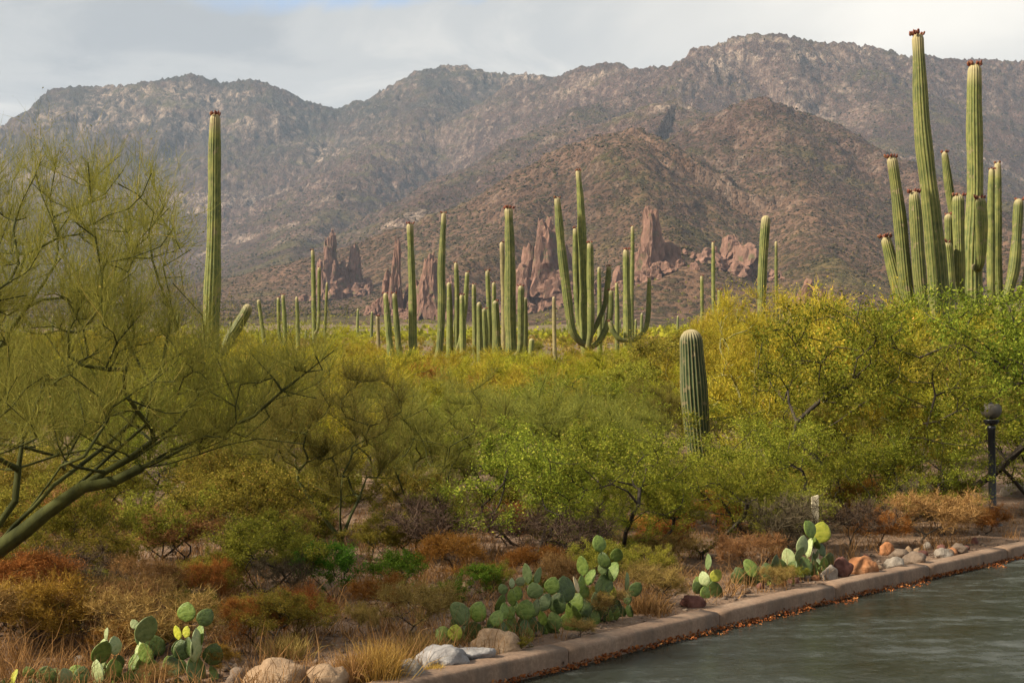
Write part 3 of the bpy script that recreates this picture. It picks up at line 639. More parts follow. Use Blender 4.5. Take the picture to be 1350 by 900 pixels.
PROTO = {}
def plant_proto(key, seed, h, rx, kind):
    """meshes of one plant variant: (woody mesh, crown mesh)"""
    rng = np.random.default_rng(seed)
    if kind in ('pv', 'pvfar'):
        nst = 3; T = dome_targets(rng, 95 if kind == 'pv' else 60, rx, rx, h, 0.28, 7, 0.35)
        tr = [(-1, [(0, 0, -0.15), (0.03, 0.02, h * 0.1)])]
        P0 = len(tr)
        for k in range(nst):
            a = k * 2.1 + rng.random(); tr.append((1, [(0.15 * math.cos(a) * rx, 0.15 * math.sin(a) * rx, h * 0.22), (0.38 * math.cos(a) * rx, 0.38 * math.sin(a) * rx, h * 0.42)]))
        P, par, cnt = grow(rng, tr, T, 0.14, 0.25 * h / 3, 0.3)
        rad = 0.0055 * cnt ** 0.52 * (h / 3)
        V, Fq = tubes(P, par, rad, 0, 5)
        wood = mesh_np('trunk', V, [Fq], [M['bark_green' if kind == 'pv' else 'bark_pale']], None, True)
        n = 3600 if kind == 'pv' else 1500
        cr = crown_mesh('crown', rng, P, par, cnt, M['pv_twig' if kind == 'pv' else 'pv_far'], n, 0.34 * h / 3, 0.0033 if kind == 'pv' else 0.007, 0.75, 0.62, 3, n * 3, 0.022 if kind == 'pv' else 0.045, 4)
    elif kind in ('mesq', 'olive', 'bright'):
        T = dome_targets(rng, 110, rx, rx, h, 0.22, 8, 0.4)
        tr = [(-1, [(0, 0, -0.12), (0.0, 0.02, h * 0.06)])]
        for k in range(4):
            a = k * 1.6 + rng.random(); tr.append((1, [(0.2 * math.cos(a) * rx, 0.2 * math.sin(a) * rx, h * 0.18), (0.45 * math.cos(a) * rx, 0.45 * math.sin(a) * rx, h * 0.4)]))
        P, par, cnt = grow(rng, tr, T, 0.2, 0.2 * h / 2.5, 0.15)
        rad = 0.005 * cnt ** 0.52 * (h / 2.5)
        V, Fq = tubes(P, par, rad, 0, 5)
        wood = mesh_np('trunk', V, [Fq], [M['bark_dark']], None, True)
        mt = {'mesq': 'leaf_green', 'olive': 'leaf_olive', 'bright': 'leaf_bright'}[kind]
        cr = crown_mesh('crown', rng, P, par, cnt, M[mt], 1500, 0.20 * h / 2.5, 0.0025, 0.35, 0.9, 3, 15000 if kind != 'bright' else 6000, 0.036 * (h / 2.5) ** 0.5 + 0.006, 4)
    elif kind in ('rust', 'dry', 'dead'):
        T = dome_targets(rng, 90, rx, rx, h, 0.2, 6, 0.5)
        tr = [(-1, [(0, 0, -0.05), (0, 0, h * 0.05)])]
        P, par, cnt = grow(rng, tr, T, 0.2, 0.12, 0.2, 0.02)
        rad = 0.0022 * cnt ** 0.5
        V, Fq = tubes(P, par, rad, 0, 3)
        wood = mesh_np('stems', V, [Fq], [M['bark_dark']])
        mt = {'rust': 'rust', 'dry': 'dry', 'dead': 'deadtwig'}[kind]
        cr = crown_mesh('foliage', rng, P, par, cnt, M[mt], 1700, 0.13 * h / 0.8, 0.0026, 0.5, 0.8, 3, 9000 if kind == 'rust' else (3000 if kind == 'dry' else 0), 0.016, 5)
    PROTO[key] = (wood, cr, kind)
for i in range(4): plant_proto('pv%d' % i, 10 + i, 3.0, 1.75 + 0.2 * (i % 3), 'pv')
for i in range(4): plant_proto('far%d' % i, 30 + i, 3.0, 1.7 + 0.3 * (i % 2), 'pvfar')
for i in range(4): plant_proto('mesq%d' % i, 50 + i, 2.5, 1.75 + 0.2 * (i % 3), 'mesq')
for i in range(3): plant_proto('olive%d' % i, 70 + i, 1.6, 1.2, 'olive')
for i in range(2): plant_proto('bright%d' % i, 80 + i, 0.7, 0.55, 'bright')
for i in range(3): plant_proto('rust%d' % i, 90 + i, 0.8, 0.62, 'rust')
for i in range(3): plant_proto('dry%d' % i, 100 + i, 0.8, 0.62, 'dry')
for i in range(3): plant_proto('dead%d' % i, 110 + i, 0.9, 0.8, 'dead')
PNAME = {'pv': 'palo_verde_tree', 'pvfar': 'palo_verde_bush', 'mesq': 'mesquite_tree', 'olive': 'creosote_bush', 'bright': 'green_shrub', 'rust': 'rusty_bush', 'dry': 'dry_bush', 'dead': 'dead_bush'}
PCAT = {'pv': 'tree', 'pvfar': 'bush', 'mesq': 'tree', 'olive': 'bush', 'bright': 'shrub', 'rust': 'bush', 'dry': 'bush', 'dead': 'bush'}
prng = random.Random(11)
def plant(key, loc, s, label, group=None, rz=None, sz=None):
    wood, cr, kind = PROTO[key]
    t = thing(PNAME[kind], label, PCAT[kind], loc, group, prng.random() * 6.28 if rz is None else rz, (s, s, s * (sz or 1)))
    obj(wood.name.split('.')[0], wood, t); obj(cr.name.split('.')[0], cr, t)
    return t

# ------------------------------------------------------------------ the leaning palo verde
def hero():
    rng = np.random.default_rng(5)
    A = lambda u, v, Y: np.array(at(u, v, Y))
    base = gp(-215, 9.0); b = np.array(base)
    limb = [b + np.array([0, 0, -0.2]), A(-140, 838, 9.0), A(-60, 772, 8.95), A(0, 722, 8.9), A(60, 676, 8.85), A(108, 642, 8.8), A(150, 634, 8.8), A(185, 617, 8.8), A(225, 603, 8.75), A(272, 590, 8.7), A(302, 577, 8.7)]
    up1 = [A(-120, 740, 9.1), A(-85, 640, 9.3), A(-50, 540, 9.4), A(10, 440, 9.5), A(60, 370, 9.5)]
    up2 = [A(-150, 700, 9.4), A(-150, 560, 9.8), A(-110, 420, 10.0), A(-60, 320, 10.1)]
    tr = [(-1, limb)]
    P, par, cnt = grow(rng, tr, np.zeros((0, 3)), 0.12)
    NL = len(P) - 1
    def near(p): return int(np.argmin(np.linalg.norm(P - p, axis=1)))
    tr += [(near(limb[1]), up1), (near(limb[1]), up2),
           (near(limb[-1]), [A(318, 545, 8.7), A(300, 505, 8.7), A(285, 470, 8.75)]),
           (near(limb[-1]), [A(335, 548, 8.6), A(372, 515, 8.5), A(405, 490, 8.5), A(440, 462, 8.5)]),
           (near(limb[-1]), [A(340, 578, 8.6), A(400, 585, 8.5)]),
           (near(limb[7]), [A(192, 560, 8.9), A(200, 510, 9.0), A(170, 455, 9.1), A(150, 400, 9.2)]),
           (near(limb[8]), [A(232, 560, 8.8), A(262, 520, 8.9), A(270, 480, 9.0)]),
           (near(limb[8]), [A(205, 585, 9.0), A(150, 540, 9.2), A(110, 470, 9.3), A(90, 400, 9.4)]),
           (near(limb[5]), [A(90, 600, 9.0), A(112, 560, 9.1), A(100, 500, 9.2), A(60, 440, 9.3)]),
           (near(limb[4]), [A(70, 640, 8.9), A(110, 610, 9.1), A(170, 560, 9.3), A(215, 480, 9.4), A(225, 410, 9.5), A(200, 340, 9.6)]),
           (near(limb[3]), [A(20, 660, 9.0), A(30, 580, 9.1), A(60, 500, 9.2)])]
    poly = [(-260, 330), (-160, 250), (-60, 235), (40, 215), (110, 200), (160, 186), (205, 205), (236, 262), (256, 340), (254, 430), (300, 462), (400, 466), (445, 452), (430, 520), (360, 566), (300, 585), (200, 596), (110, 620), (20, 640), (-100, 620), (-260, 560)]
    def inside(u, v):
        c = False
        for (x1, y1), (x2, y2) in zip(poly, poly[1:] + poly[:1]):
            if (y1 > v) != (y2 > v) and u < (x2 - x1) * (v - y1) / (y2 - y1) + x1: c = not c
        return c
    T = []
    while len(T) < 520:
        u = rng.uniform(-260, 450); v = rng.uniform(186, 640)
        if not inside(u, v): continue
        if u > 262 and rng.random() < 0.35: continue
        if u < -40 and rng.random() < 0.5: continue
        if v < 280 and rng.random() < 0.35: continue
        dY = 1.5 if u < 250 else 0.7
        T.append(A(u, v, rng.uniform(9.3 - dY, 9.3 + dY) - (0.5 if u > 250 else 0)))
    T = np.array(T)
    P, par, cnt = grow(rng, tr, T, 0.13, 0.17, 0.25, 0.10)
    rad = np.clip(0.0031 * cnt ** 0.5, 0.003, 0.05)
    lim = np.array(limb); lt = np.linspace(0.115, 0.038, len(lim))
    for i in range(len(P)):
        dl = np.linalg.norm(lim - P[i], axis=1); j = int(np.argmin(dl))
        if i <= NL: rad[i] = max(rad[i], float(np.interp(i / NL, [0, 0.35, 0.8, 1], [0.10, 0.068, 0.042, 0.028])))
    # thick limb: keep a steady taper
    root = thing('palo_verde_tree', 'big wispy palo verde tree with a thick leaning green limb', 'tree', tuple(b))
    V, Fq = tubes(P, par, rad, 0, 7)
    obj('trunk', mesh_np('trunk', V - b, [Fq], [M['bark_green']], None, True), root)
    me = crown_mesh('crown', rng, P, par, cnt, M['pv_twig'], 11500, 0.27, 0.0016, 0.85, 0.55, 3, 22000, 0.014, 4)
    co = np.empty(len(me.vertices) * 3, np.float32); me.vertices.foreach_get('co', co); co = co.reshape(-1, 3) - b.astype(np.float32); me.vertices.foreach_set('co', co.ravel()); me.update()
    obj('crown', me, root)
hero()

# ------------------------------------------------------------------ saguaros
def stem_mesh(name, path, rads, mat, ribs=16, per=4, rings=26, seed=0, flat_top=False, taper=True):
    """ribbed column along a path (list of points) with radii"""
    P = smooth_poly(path, 10) if len(path) > 1 else np.array(path)
    cumL = np.concatenate([[0], np.cumsum(np.linalg.norm(np.diff(P, axis=0), axis=1))]); tot = cumL[-1]
    kr = np.linspace(0, 1, len(rads)); rr_ = lambda t: np.interp(t, kr, rads)
    rt = rr_(1.0); nb = max(4, int(rings)); ts = list(np.linspace(0, 1 - rt * 1.1 / tot, nb)); cap = 5
    ts += [1 - rt * 1.1 / tot * (1 - math.sin(a)) for a in np.linspace(0, math.pi / 2, cap + 1)[1:]]
    n = ribs * per; ang = np.arange(n) * 2 * np.pi / n; ph = (np.arange(n) % per) / per
    ribw = 0.5 + 0.5 * np.cos(ph * 2 * np.pi)      # 1 on the crest
    V, rib, hg = [], [], []; rng = np.random.default_rng(seed)
    un = np.array([1.0, 0, 0])
    for k, t in enumerate(ts):
        s = t * tot; c = np.array([np.interp(s, cumL, P[:, j]) for j in range(3)])
        c2 = np.array([np.interp(min(s + 0.05, tot), cumL, P[:, j]) for j in range(3)]); c1 = np.array([np.interp(max(s - 0.05, 0), cumL, P[:, j]) for j in range(3)])
        d = c2 - c1; d /= np.linalg.norm(d) + 1e-9
        u = un - d * np.dot(un, d); u /= np.linalg.norm(u); w = np.cross(d, u); un = u
        r = rr_(min(t, 1)) * (1 + 0.05 * math.sin(s * 1.7 + seed) + 0.035 * math.sin(s * 4.3 + seed * 2) - 0.10 * max(0.0, math.sin(s * 1.1 + seed * 3.3)) ** 18)
        c = c + np.array([math.sin(s * 1.3 + seed), math.cos(s * 1.1 + seed * 2), 0]) * r * 0.10 * min(1, t * 3)
        if k >= nb: r *= math.cos((k - nb + 1) / cap * math.pi / 2) * 0.98 + 0.02
        rad = r * (1 - 0.15 * (1 - ribw))
        V.append(c + (np.cos(ang)[:, None] * u + np.sin(ang)[:, None] * w) * rad[:, None]); rib.append(ribw); hg.append(np.full(n, min(1, t)))
    V = np.concatenate(V); i = np.arange(len(ts) * n).reshape(len(ts), n); j = np.roll(i, -1, 1)
    Fq = np.stack([i[:-1], j[:-1], j[1:], i[1:]], -1).reshape(-1, 4)
    return mesh_np(name, V, [Fq], [mat], {'rib': np.concatenate(rib), 'tint': np.concatenate(hg)}, True)
def fruit_mesh(rng, r, n):
    V, Fq = [], []; o = 0
    for k in range(n):
        a = rng.random() * 6.28; rr_ = r * (0.55 + 0.5 * rng.random()); tilt = 0.5 * rng.random() + 0.15
        c = np.array([math.cos(a) * rr_, math.sin(a) * rr_, -0.12 * r + 0.1 * r * rng.random()]); d = np.array([math.cos(a) * tilt, math.sin(a) * tilt, 1]); d /= np.linalg.norm(d)
        L = r * (0.35 + 0.35 * rng.random()) + 0.02; w = r * 0.15 + 0.008
        dd, u, v = frames(d[None]); u, v = u[0], v[0]
        for t, q in ((0, 0.5), (0.35, 1.0), (0.75, 0.8), (1.0, 0.25)):
            for m in range(5): V.append(c + d * L * t + (u * math.cos(m * 1.257) + v * math.sin(m * 1.257)) * w * q)
        for s in range(3):
            for m in range(5): Fq.append((o + s * 5 + m, o + s * 5 + (m + 1) % 5, o + s * 5 + 5 + (m + 1) % 5, o + s * 5 + 5 + m))
        Fq.append((o + 15, o + 16, o + 17, o + 18)); o += 20
    return mesh_np('fruit_cluster', np.array(V), [np.array(Fq)], [M['fruit']], None, True)
sg_seed = [0]
def saguaro(label, Y, base_u, stems, mat='saguaro', ribs=14, per=3, rings=20, fruit=1.0, group=None, base_z=None):
    """stems: list of (part name, [(u, v, dY)...] from foot to tip, width in px foot..tip, fruit?)"""
    g = gp(base_u, Y) if base_z is None else base_z
    root = thing('saguaro_cactus', label, 'cactus', tuple(g), group)
    for (pn, pts, w, fr) in stems:
        sg_seed[0] += 1; sd_ = sg_seed[0]
        path = []
        for (u, v, dy) in pts:
            if v is None: path.append(np.array(g) - np.array([0, 0, 0.1]) + np.array([X_of(u, Y) - g.x, dy, 0]))
            else: path.append(np.array(at(u, v, Y + dy)))
        rads = [x * 0.5 / F * Y for x in w]
        o = obj(pn, stem_mesh(pn, [p - np.array(g) for p in path], rads, M[mat], ribs, per, rings, sd_), root)
        if fr:
            tip = path[-1] - np.array(g)
            obj('fruit_cluster', fruit_mesh(np.random.default_rng(sd_), rads[-1] * 1.02, int(9 * fr) + 4), o, kind='stuff', loc=Vector(tip) - Vector((0, 0, rads[-1] * 0.25)))
    return root
T_, A_ = 'trunk', 'arm'
saguaro('tall many-armed saguaro whose highest stem leans, red fruit on tips', 36, 1236, [
    (T_, [(1244, None, 0), (1240, 400, 0), (1228, 290, 0), (1217, 170, 0), (1209, 44, 0)], (26, 29, 26, 21, 17), 1.6),
    (A_, [(1238, 470, -0.5), (1208, 440, -0.7), (1199, 400, -0.7), (1186, 290, -0.7), (1175, 206, -0.7)], (14, 18, 18, 16, 14), 1.4),
    (A_, [(1236, 455, -0.8), (1222, 425, -1.0), (1216, 390, -1.0), (1209, 320, -1.0), (1204, 252, -1.0)], (14, 17, 17, 16, 15), 1.4),
    (A_, [(1236, 490, 0.2), (1204, 455, 0.1), (1192, 410, 0), (1178, 360, 0), (1167, 311, 0)], (14, 18, 18, 17, 15), 1.4),
    (A_, [(1244, 440, 0.3), (1252, 400, 0.5), (1252, 360, 0.6), (1248, 318, 0.6)], (11, 13, 13, 12), 0.8)], ribs=16, per=4, rings=34)
saguaro('tall saguaro with thick straight trunk, four short arms pressed against it', 37.5, 1282, [
    (T_, [(1282, None, 0), (1283, 400, 0), (1283, 345, 0), (1285, 230, 0), (1285, 84, 0)], (28, 28, 25, 22, 17), 1.5),
    (A_, [(1284, 352, -0.3), (1291, 350, -0.6), (1293, 310, -0.7), (1293, 260, -0.7)], (8, 14, 16, 15), 1.2),
    (A_, [(1280, 395, -0.4), (1266, 385, -0.6), (1265, 330, -0.7), (1264, 256, -0.7)], (10, 15, 16, 15), 1.2),
    (A_, [(1280, 330, 0.6), (1262, 310, 0.8), (1255, 270, 0.8), (1245, 200, 0.8)], (9, 12, 12, 9), 0.6),
    (A_, [(1276, 410, 0.5), (1256, 380, 0.6), (1252, 330, 0.6), (1250, 282, 0.6)], (10, 12, 12, 11), 0.6)], ribs=16, per=4, rings=34)
saguaro('slender saguaro pair of thin stems with one arm curving outward low', 44, 1318, [
    (T_, [(1318, None, 0), (1316, 395, 0), (1315, 330, 0), (1315, 214, 0)], (15, 15, 12, 9), 0.5),
    (A_, [(1312, 398, -0.3), (1307, 380, -0.4), (1306, 300, -0.4), (1308, 222, -0.4)], (9, 11, 11, 8), 0.5),
    (A_, [(1318, 410, -0.3), (1329, 385, -0.4), (1338, 340, -0.4), (1344, 262, -0.4)], (10, 15, 15, 12), 0.5),
    (A_, [(1322, 400, 0.3), (1352, 378, 0.3), (1360, 320, 0.3), (1364, 240, 0.3)], (10, 15, 15, 12), 0.5)], ribs=14, rings=26)
saguaro('very tall single-column saguaro rising behind the wispy palo verde tree', 33, 277, [
    (T_, [(276, None, 0), (278, 460, 0), (280, 360, 0), (283, 260, 0), (284, 150, 0)], (24, 24, 21, 18, 14), 1.5)], ribs=15, per=4, rings=40)
saguaro('short leaning saguaro stub with a pale woolly tip, beside the tallest lone column', 40, 297, [
    (T_, [(292, None, 0), (299, 460, 0), (312, 432, 0), (322, 415, 0), (328, 401, 0)], (14, 15, 15, 15, 12), 0)], ribs=14, rings=16)
saguaro('candelabra saguaro of six stems springing from one low brown fork', 57, 772, [
    (T_, [(775, None, 0), (774, 470, 0), (771, 430, 0), (769, 330, 0), (762, 224, 0)], (15, 15, 13, 10.5, 8), 1),
    (A_, [(773, 455, -0.2), (762, 448, -0.4), (752, 425, -0.5), (742, 340, -0.5), (734, 260, -0.5)], (8, 11, 13, 11, 8), 1),
    (A_, [(773, 446, 0.2), (764, 430, 0.4), (760, 380, 0.5), (759, 300, 0.5)], (7, 9, 9, 7), 0.6),
    (A_, [(775, 458, -0.5), (778, 440, -0.6), (779, 390, -0.6), (778, 319, -0.6)], (7, 10, 10, 8), 0.8),
    (A_, [(777, 446, 0.2), (788, 425, 0.3), (799, 395, 0.3), (803, 350, 0.3)], (6, 7, 8, 6.5), 0.5),
    (A_, [(776, 460, -0.3), (792, 447, -0.4), (804, 418, -0.4), (805, 382, -0.4)], (7, 9, 9, 7.5), 0.4)], ribs=12, rings=26)
saguaro('saguaro with one short upturned arm and one long thin arm', 52, 828, [
    (T_, [(829, None, 0), (828, 470, 0), (826, 400, 0), (826, 328, 0)], (12, 11, 10, 9), 0.9),
    (A_, [(827, 449, -0.2), (817, 447, -0.3), (808, 436, -0.3), (804, 423, -0.3)], (6, 7.5, 7, 6), 0.3),
    (A_, [(829, 450, 0.2), (842, 444, 0.3), (853, 425, 0.3), (856, 366, 0.3)], (6, 7, 6.5, 5), 0.3)], ribs=12)
saguaro('thin pale saguaro spike standing behind the two-armed saguaro', 75, 833, [(T_, [(833, None, 0), (833, 400, 0), (834, 298, 0)], (6, 6, 5), 0.3)], ribs=10, rings=14)
saguaro('sturdy upright saguaro column with two low arms, close to thin neighbours', 54, 673, [
    (T_, [(674, None, 0), (674, 450, 0), (672, 360, 0), (671, 273, 0)], (16, 16, 14, 12), 1.6),
    (A_, [(677, 470, -0.2), (685, 462, -0.3), (687, 430, -0.3), (687, 376, -0.3)], (7, 9, 9, 8), 0.6),
    (A_, [(670, 468, 0.2), (658, 460, 0.2), (655, 430, 0.2), (653, 396, 0.2)], (8, 10, 9, 8), 0.3)], ribs=12, rings=26)
saguaro('thin brownish saguaro pole close behind the sturdy upright column', 60, 664, [(T_, [(664, None, 0), (664, 420, 0), (662, 319, 0)], (7, 7, 6), 0.8)], 'saguaro_dry', ribs=10, rings=16)
saguaro('saguaro clump of two thick blunt stems below a taller thin one', 58, 643, [
    (T_, [(644, None, 0), (645, 430, 0), (643, 356, 0)], (8, 7, 6), 0.8),
    (A_, [(643, 478, -0.3), (640, 460, -0.4), (638, 406, -0.4)], (8, 9, 8), 0.4)], ribs=12)
saguaro('saguaro of two thin stems joined in a low fork', 60, 603, [
    (T_, [(602, None, 0), (602, 450, 0), (603, 400, 0), (601, 346, 0)], (8, 8, 7, 5), 0.4),
    (A_, [(603, 462, -0.2), (608, 445, -0.3), (613, 410, -0.3), (616, 358, -0.3)], (6, 7, 7, 5), 0.4)], ribs=12)
saguaro('wide saguaro with twin short arms low down and tall bare stems', 50, 545, [
    (T_, [(545, None, 0), (545, 480, 0), (543, 380, 0), (541, 294, 0)], (12, 11, 10, 9), 1.1),
    (A_, [(543, 506, -0.2), (527, 497, -0.4), (515, 465, -0.4), (508, 386, -0.4)], (8, 10, 9, 7), 0.3),
    (A_, [(543, 503, 0.2), (533, 490, 0.1), (525, 455, 0.1), (520, 386, 0.1)], (7, 8, 8, 7), 0.3),
    (A_, [(547, 508, -0.3), (566, 495, -0.4), (578, 465, -0.4), (583, 400, -0.4), (582, 350, -0.4), (585, 280, -0.4)], (8, 10, 11, 11, 9, 6.5), 0.9)], ribs=12, rings=28)
saguaro('saguaro with two thin parallel stems standing alone beyond the palo verde', 62, 414, [
    (T_, [(414, None, 0), (414, 400, 0), (412, 329, 0)], (6.5, 6.5, 5), 0.5),
    (A_, [(415, 440, -0.2), (420, 425, -0.2), (421, 352, -0.2)], (4, 5, 4.5), 0.3)], ribs=10)
saguaro('dark thin saguaro stick leaning beside the two parallel stems', 80, 428, [(T_, [(427, None, 0), (431, 372, 0)], (4, 3.4), 0)], ribs=10, rings=12)
saguaro('small pointed saguaro spear between the parallel stems and a close pair', 66, 393, [(T_, [(394, None, 0), (391, 391, 0)], (7, 4), 0)], ribs=10, rings=12)
saguaro('close pair of short dark saguaro stems with bud-tipped tops', 66, 372, [
    (T_, [(376, None, 0), (375, 430, 0), (373, 388, 0)], (6, 6, 5), 0.6),
    (A_, [(374, 455, 0.2), (368, 440, 0.2), (367, 392, 0.2)], (4, 5, 4.5), 0.3)], ribs=10, rings=14)
saguaro('curved thin saguaro stem next to the leaning woolly stub', 60, 348, [(T_, [(352, None, 0), (347, 440, 0), (341, 395, 0)], (6, 6, 5), 0)], ribs=10, rings=14)
saguaro('short brown withered saguaro post near the wide twin-armed saguaro', 58, 499, [(T_, [(500, None, 0), (498, 416, 0)], (6, 5), 0.8)], 'saguaro_dry', ribs=10, rings=12)
saguaro('thin tapering brown saguaro between sturdy column and candelabra', 62, 731, [(T_, [(732, None, 0), (730, 391, 0)], (6.5, 4.5), 0)], 'saguaro_dry', ribs=10, rings=14)
saguaro('low stubby saguaro sprout at the foot of the sturdy column', 52, 700, [(T_, [(700, None, 0), (701, 446, 0)], (9, 7), 0)], ribs=12, rings=12)
saguaro('smooth thick saguaro column standing alone among yellow-green bushes', 42, 1007, [(T_, [(1003, None, 0), (1004, 400, 0), (1010, 284, 0)], (13, 13, 11.5), 0.0)], ribs=14, per=4, rings=26)
saguaro('very thin faint saguaro pole behind the smooth thick column', 85, 1024, [(T_, [(1025, None, 0), (1023, 318, 0)], (5, 4), 0)], ribs=10, rings=12)
saguaro('thin tall saguaro with a stout bud-tipped arm low on one side', 64, 941, [
    (T_, [(942, None, 0), (941, 400, 0), (940, 319, 0)], (6, 5.5, 4.5), 0.3),
    (A_, [(942, 430, -0.2), (948, 420, -0.3), (949, 381, -0.3)], (5, 7, 6.5), 0.6)], ribs=10)
saguaro('short thin saguaro stick beside the thin tall one', 66, 926, [(T_, [(927, None, 0), (925, 363, 0)], (5, 4.5), 0.6)], ribs=10, rings=12)
saguaro('stout dark ribbed young saguaro with a pale spiny cap', 21, 917, [
    (T_, [(930, None, 0), (925, 610, 0), (916, 520, 0), (909, 434, 0)], (33, 36, 35, 29), 0)], 'saguaro_dark', ribs=22, per=5, rings=46)
for (u, vt, w, Yc, lb) in [(592, 372, 8, 60, 'blunt saguaro stem crowding behind the forked thin pair'), (609, 388, 8, 57, 'stout short saguaro wedged into the crowded clump'), (625, 374, 6.5, 64, 'plain thin saguaro in the middle of the crowded clump'),
    (632, 398, 8, 55, 'stubby saguaro at the edge of the blunt two-stem clump'), (651, 372, 6, 63, 'thin saguaro rising behind the blunt two-stem clump'), (692, 392, 7, 58, 'bare saguaro pole beyond the sturdy column and its arms'), (813, 372, 6, 62, 'thin saguaro between the candelabra and the two-armed saguaro'), (790, 352, 6, 66, 'straight thin saguaro close behind the candelabra')]:
    saguaro(lb, Yc, u, [(T_, [(u + 1, None, 0), (u + 0.5, (vt + 470) / 2, 0), (u, vt, 0)], (w * 1.1, w * 1.1, w * 0.8), 0.5 if int(u) % 2 else 0)], ribs=12, rings=16)
rs = random.Random(21)
tiny = [stem_mesh('stem', [np.array([0, 0, -0.2]), np.array([0, 0, 2.5]), np.array([0.05, 0, 5])], [0.24, 0.26, 0.2], M['saguaro'], 8, 2, 8, 900 + k) for k in range(2)]
for k in range(70):
    u = rs.uniform(-30, 1380); Y = math.exp(rs.uniform(math.log(190), math.log(640)))
    g = gp(u, Y); s = rs.uniform(0.5, 1.15)
    t = thing('saguaro_cactus', 'tiny distant saguaro spike on the slope below the mountains', 'cactus', tuple(g), 'tiny distant saguaros on the slope', 0, (s, s, s))
    obj('stem', tiny[k % 2], t)

# ------------------------------------------------------------------ red rock spires and crags
def crag_block(seed, w, d, h):
    import bmesh as _b
    bm = _b.new(); _b.ops.create_icosphere(bm, subdivisions=4 if h > 30 else 3, radius=1.0); o = Vector((seed * 3.1, seed * 1.7, seed * 0.9)); r = random.Random(seed); cuts = []
    for _ in range(11):
        a = r.uniform(0, 6.28); cuts.append((Vector((math.cos(a), math.sin(a), r.uniform(-0.12, 0.30))).normalized(), r.uniform(0.5, 0.85)))
    for _ in range(3):
        a = r.uniform(0, 6.28); q = r.uniform(0.2, 0.75); cuts.append((Vector((math.cos(a) * q, math.sin(a) * q, 1)).normalized(), r.uniform(0.62, 0.85)))
    zs = []
    for v in bm.verts:
        p = Vector((v.co.x, v.co.y, v.co.z)); e = (abs(p.x) ** 3 + abs(p.y) ** 3 + abs(p.z) ** 3) ** (1 / 3); p /= e
        for nrm, k in cuts:
            q = p.dot(nrm)
            if q > k: p -= nrm * (q - k)
        st = mnoise.cell(Vector((p.x * 2.5, p.y * 2.5, p.z * 3.2)) + o) - 0.5
        p *= 1 + 0.16 * mnoise.fractal(Vector((p.x * 2, p.y * 2, p.z * 2.4)) + o, 0.8, 2.1, 4) + 0.09 * mnoise.noise(Vector((p.x * 9, p.y * 9, p.z * 5)) + o) + 0.17 * st
        v.co = p; zs.append(p.z)
    zt, zb = max(zs), min(zs)
    for v in bm.verts:
        t = (v.co.z - zb) / (zt - zb); f = 1.3 - 0.6 * t
        v.co = (v.co.x * w * f, v.co.y * d * f, t * h)
    me = bpy.data.meshes.new('crag'); bm.to_mesh(me); bm.free(); me.materials.append(M['spire']); return me
def spire(label, Y, peaks, group=None):
    """peaks: list of (u, v foot, v top, half width px, taper)"""
    u0, vf = peaks[0][0], peaks[0][1]
    b = at(u0, vf, Y); b.z = float(mtn_z(b.x, Y)[0]) - 2
    root = thing('rock_spire', label, 'rock', tuple(b), group); r = random.Random(int(u0) + 5)
    for k, (u, vf_, vt, hw, tp) in enumerate(peaks):
        for j in range(3):
            off = 0 if j == 0 else r.uniform(-1, 1) * hw * 0.95
            vtop = vt if j == 0 else vt + (vf_ - vt) * (0.12 + 0.55 * r.random() * (0.5 + abs(off) / hw))
            p = at(u + off, vtop, Y + (k % 3 - 1) * 8 + r.uniform(-8, 4)); w = hw * (0.8 if j == 0 else r.uniform(0.6, 0.95)) / F * Y
            foot = float(mtn_z(p.x, p.y)[0]) - 4
            if p.z - foot < 4: continue
            o = obj('crag', crag_block(int(u) * 7 + j, w, w * r.uniform(0.8, 1.2), p.z - foot), root, loc=Vector((p.x, p.y, foot)) - b)
            o.rotation_euler = (0, 0, r.uniform(0, 3))
        for j in range(6):
            x = at(u + r.uniform(-1.5, 1.5) * hw, 400, Y).x; y = Y - r.uniform(8, 30); z = float(mtn_z(x, y)[0]); hh_ = hw / F * Y * r.uniform(0.35, 0.95)
            o = obj('crag', crag_block(int(u) * 11 + j, hh_ * r.uniform(0.5, 0.8), hh_ * 0.7, hh_ * 1.1), root, loc=Vector((x, y, z - 2)) - b); o.rotation_euler = (0, 0, r.uniform(0, 3))
spire('tall pointed red rock spire with a broad craggy foot', 900, [(861, 400, 270, 26, 0.75), (880, 400, 315, 24, 0.6), (842, 400, 325, 18, 0.6), (815, 410, 350, 16, 0.5)])
spire('broad reddish cliff mass behind the candelabra saguaro', 950, [(722, 400, 285, 34, 0.5), (700, 400, 320, 26, 0.5), (745, 400, 315, 26, 0.5), (690, 400, 345, 24, 0.45)])
spire('narrow upright red rock finger with one dark side', 900, [(524, 410, 310, 13, 0.35), (512, 410, 352, 16, 0.5), (540, 410, 368, 14, 0.5)])
spire('rounded red rock tower behind the wide twin-armed saguaro', 870, [(566, 415, 330, 20, 0.4), (590, 415, 362, 20, 0.5), (548, 415, 378, 16, 0.5), (612, 415, 385, 18, 0.5)])
spire('grey twin rock fins standing on the hazy slope', 1300, [(437, 375, 300, 14, 0.45), (466, 375, 318, 18, 0.5), (424, 375, 340, 16, 0.5), (452, 378, 350, 22, 0.5)])
spire('low red outcrop on the foothill beyond the smooth column', 1000, [(962, 375, 308, 30, 0.6), (935, 378, 325, 24, 0.6), (985, 378, 330, 26, 0.6)])
spire('small flat ledges of bare red rock above the bushes', 420, [(1062, 405, 366, 20, 0.4), (1085, 405, 376, 16, 0.4)])

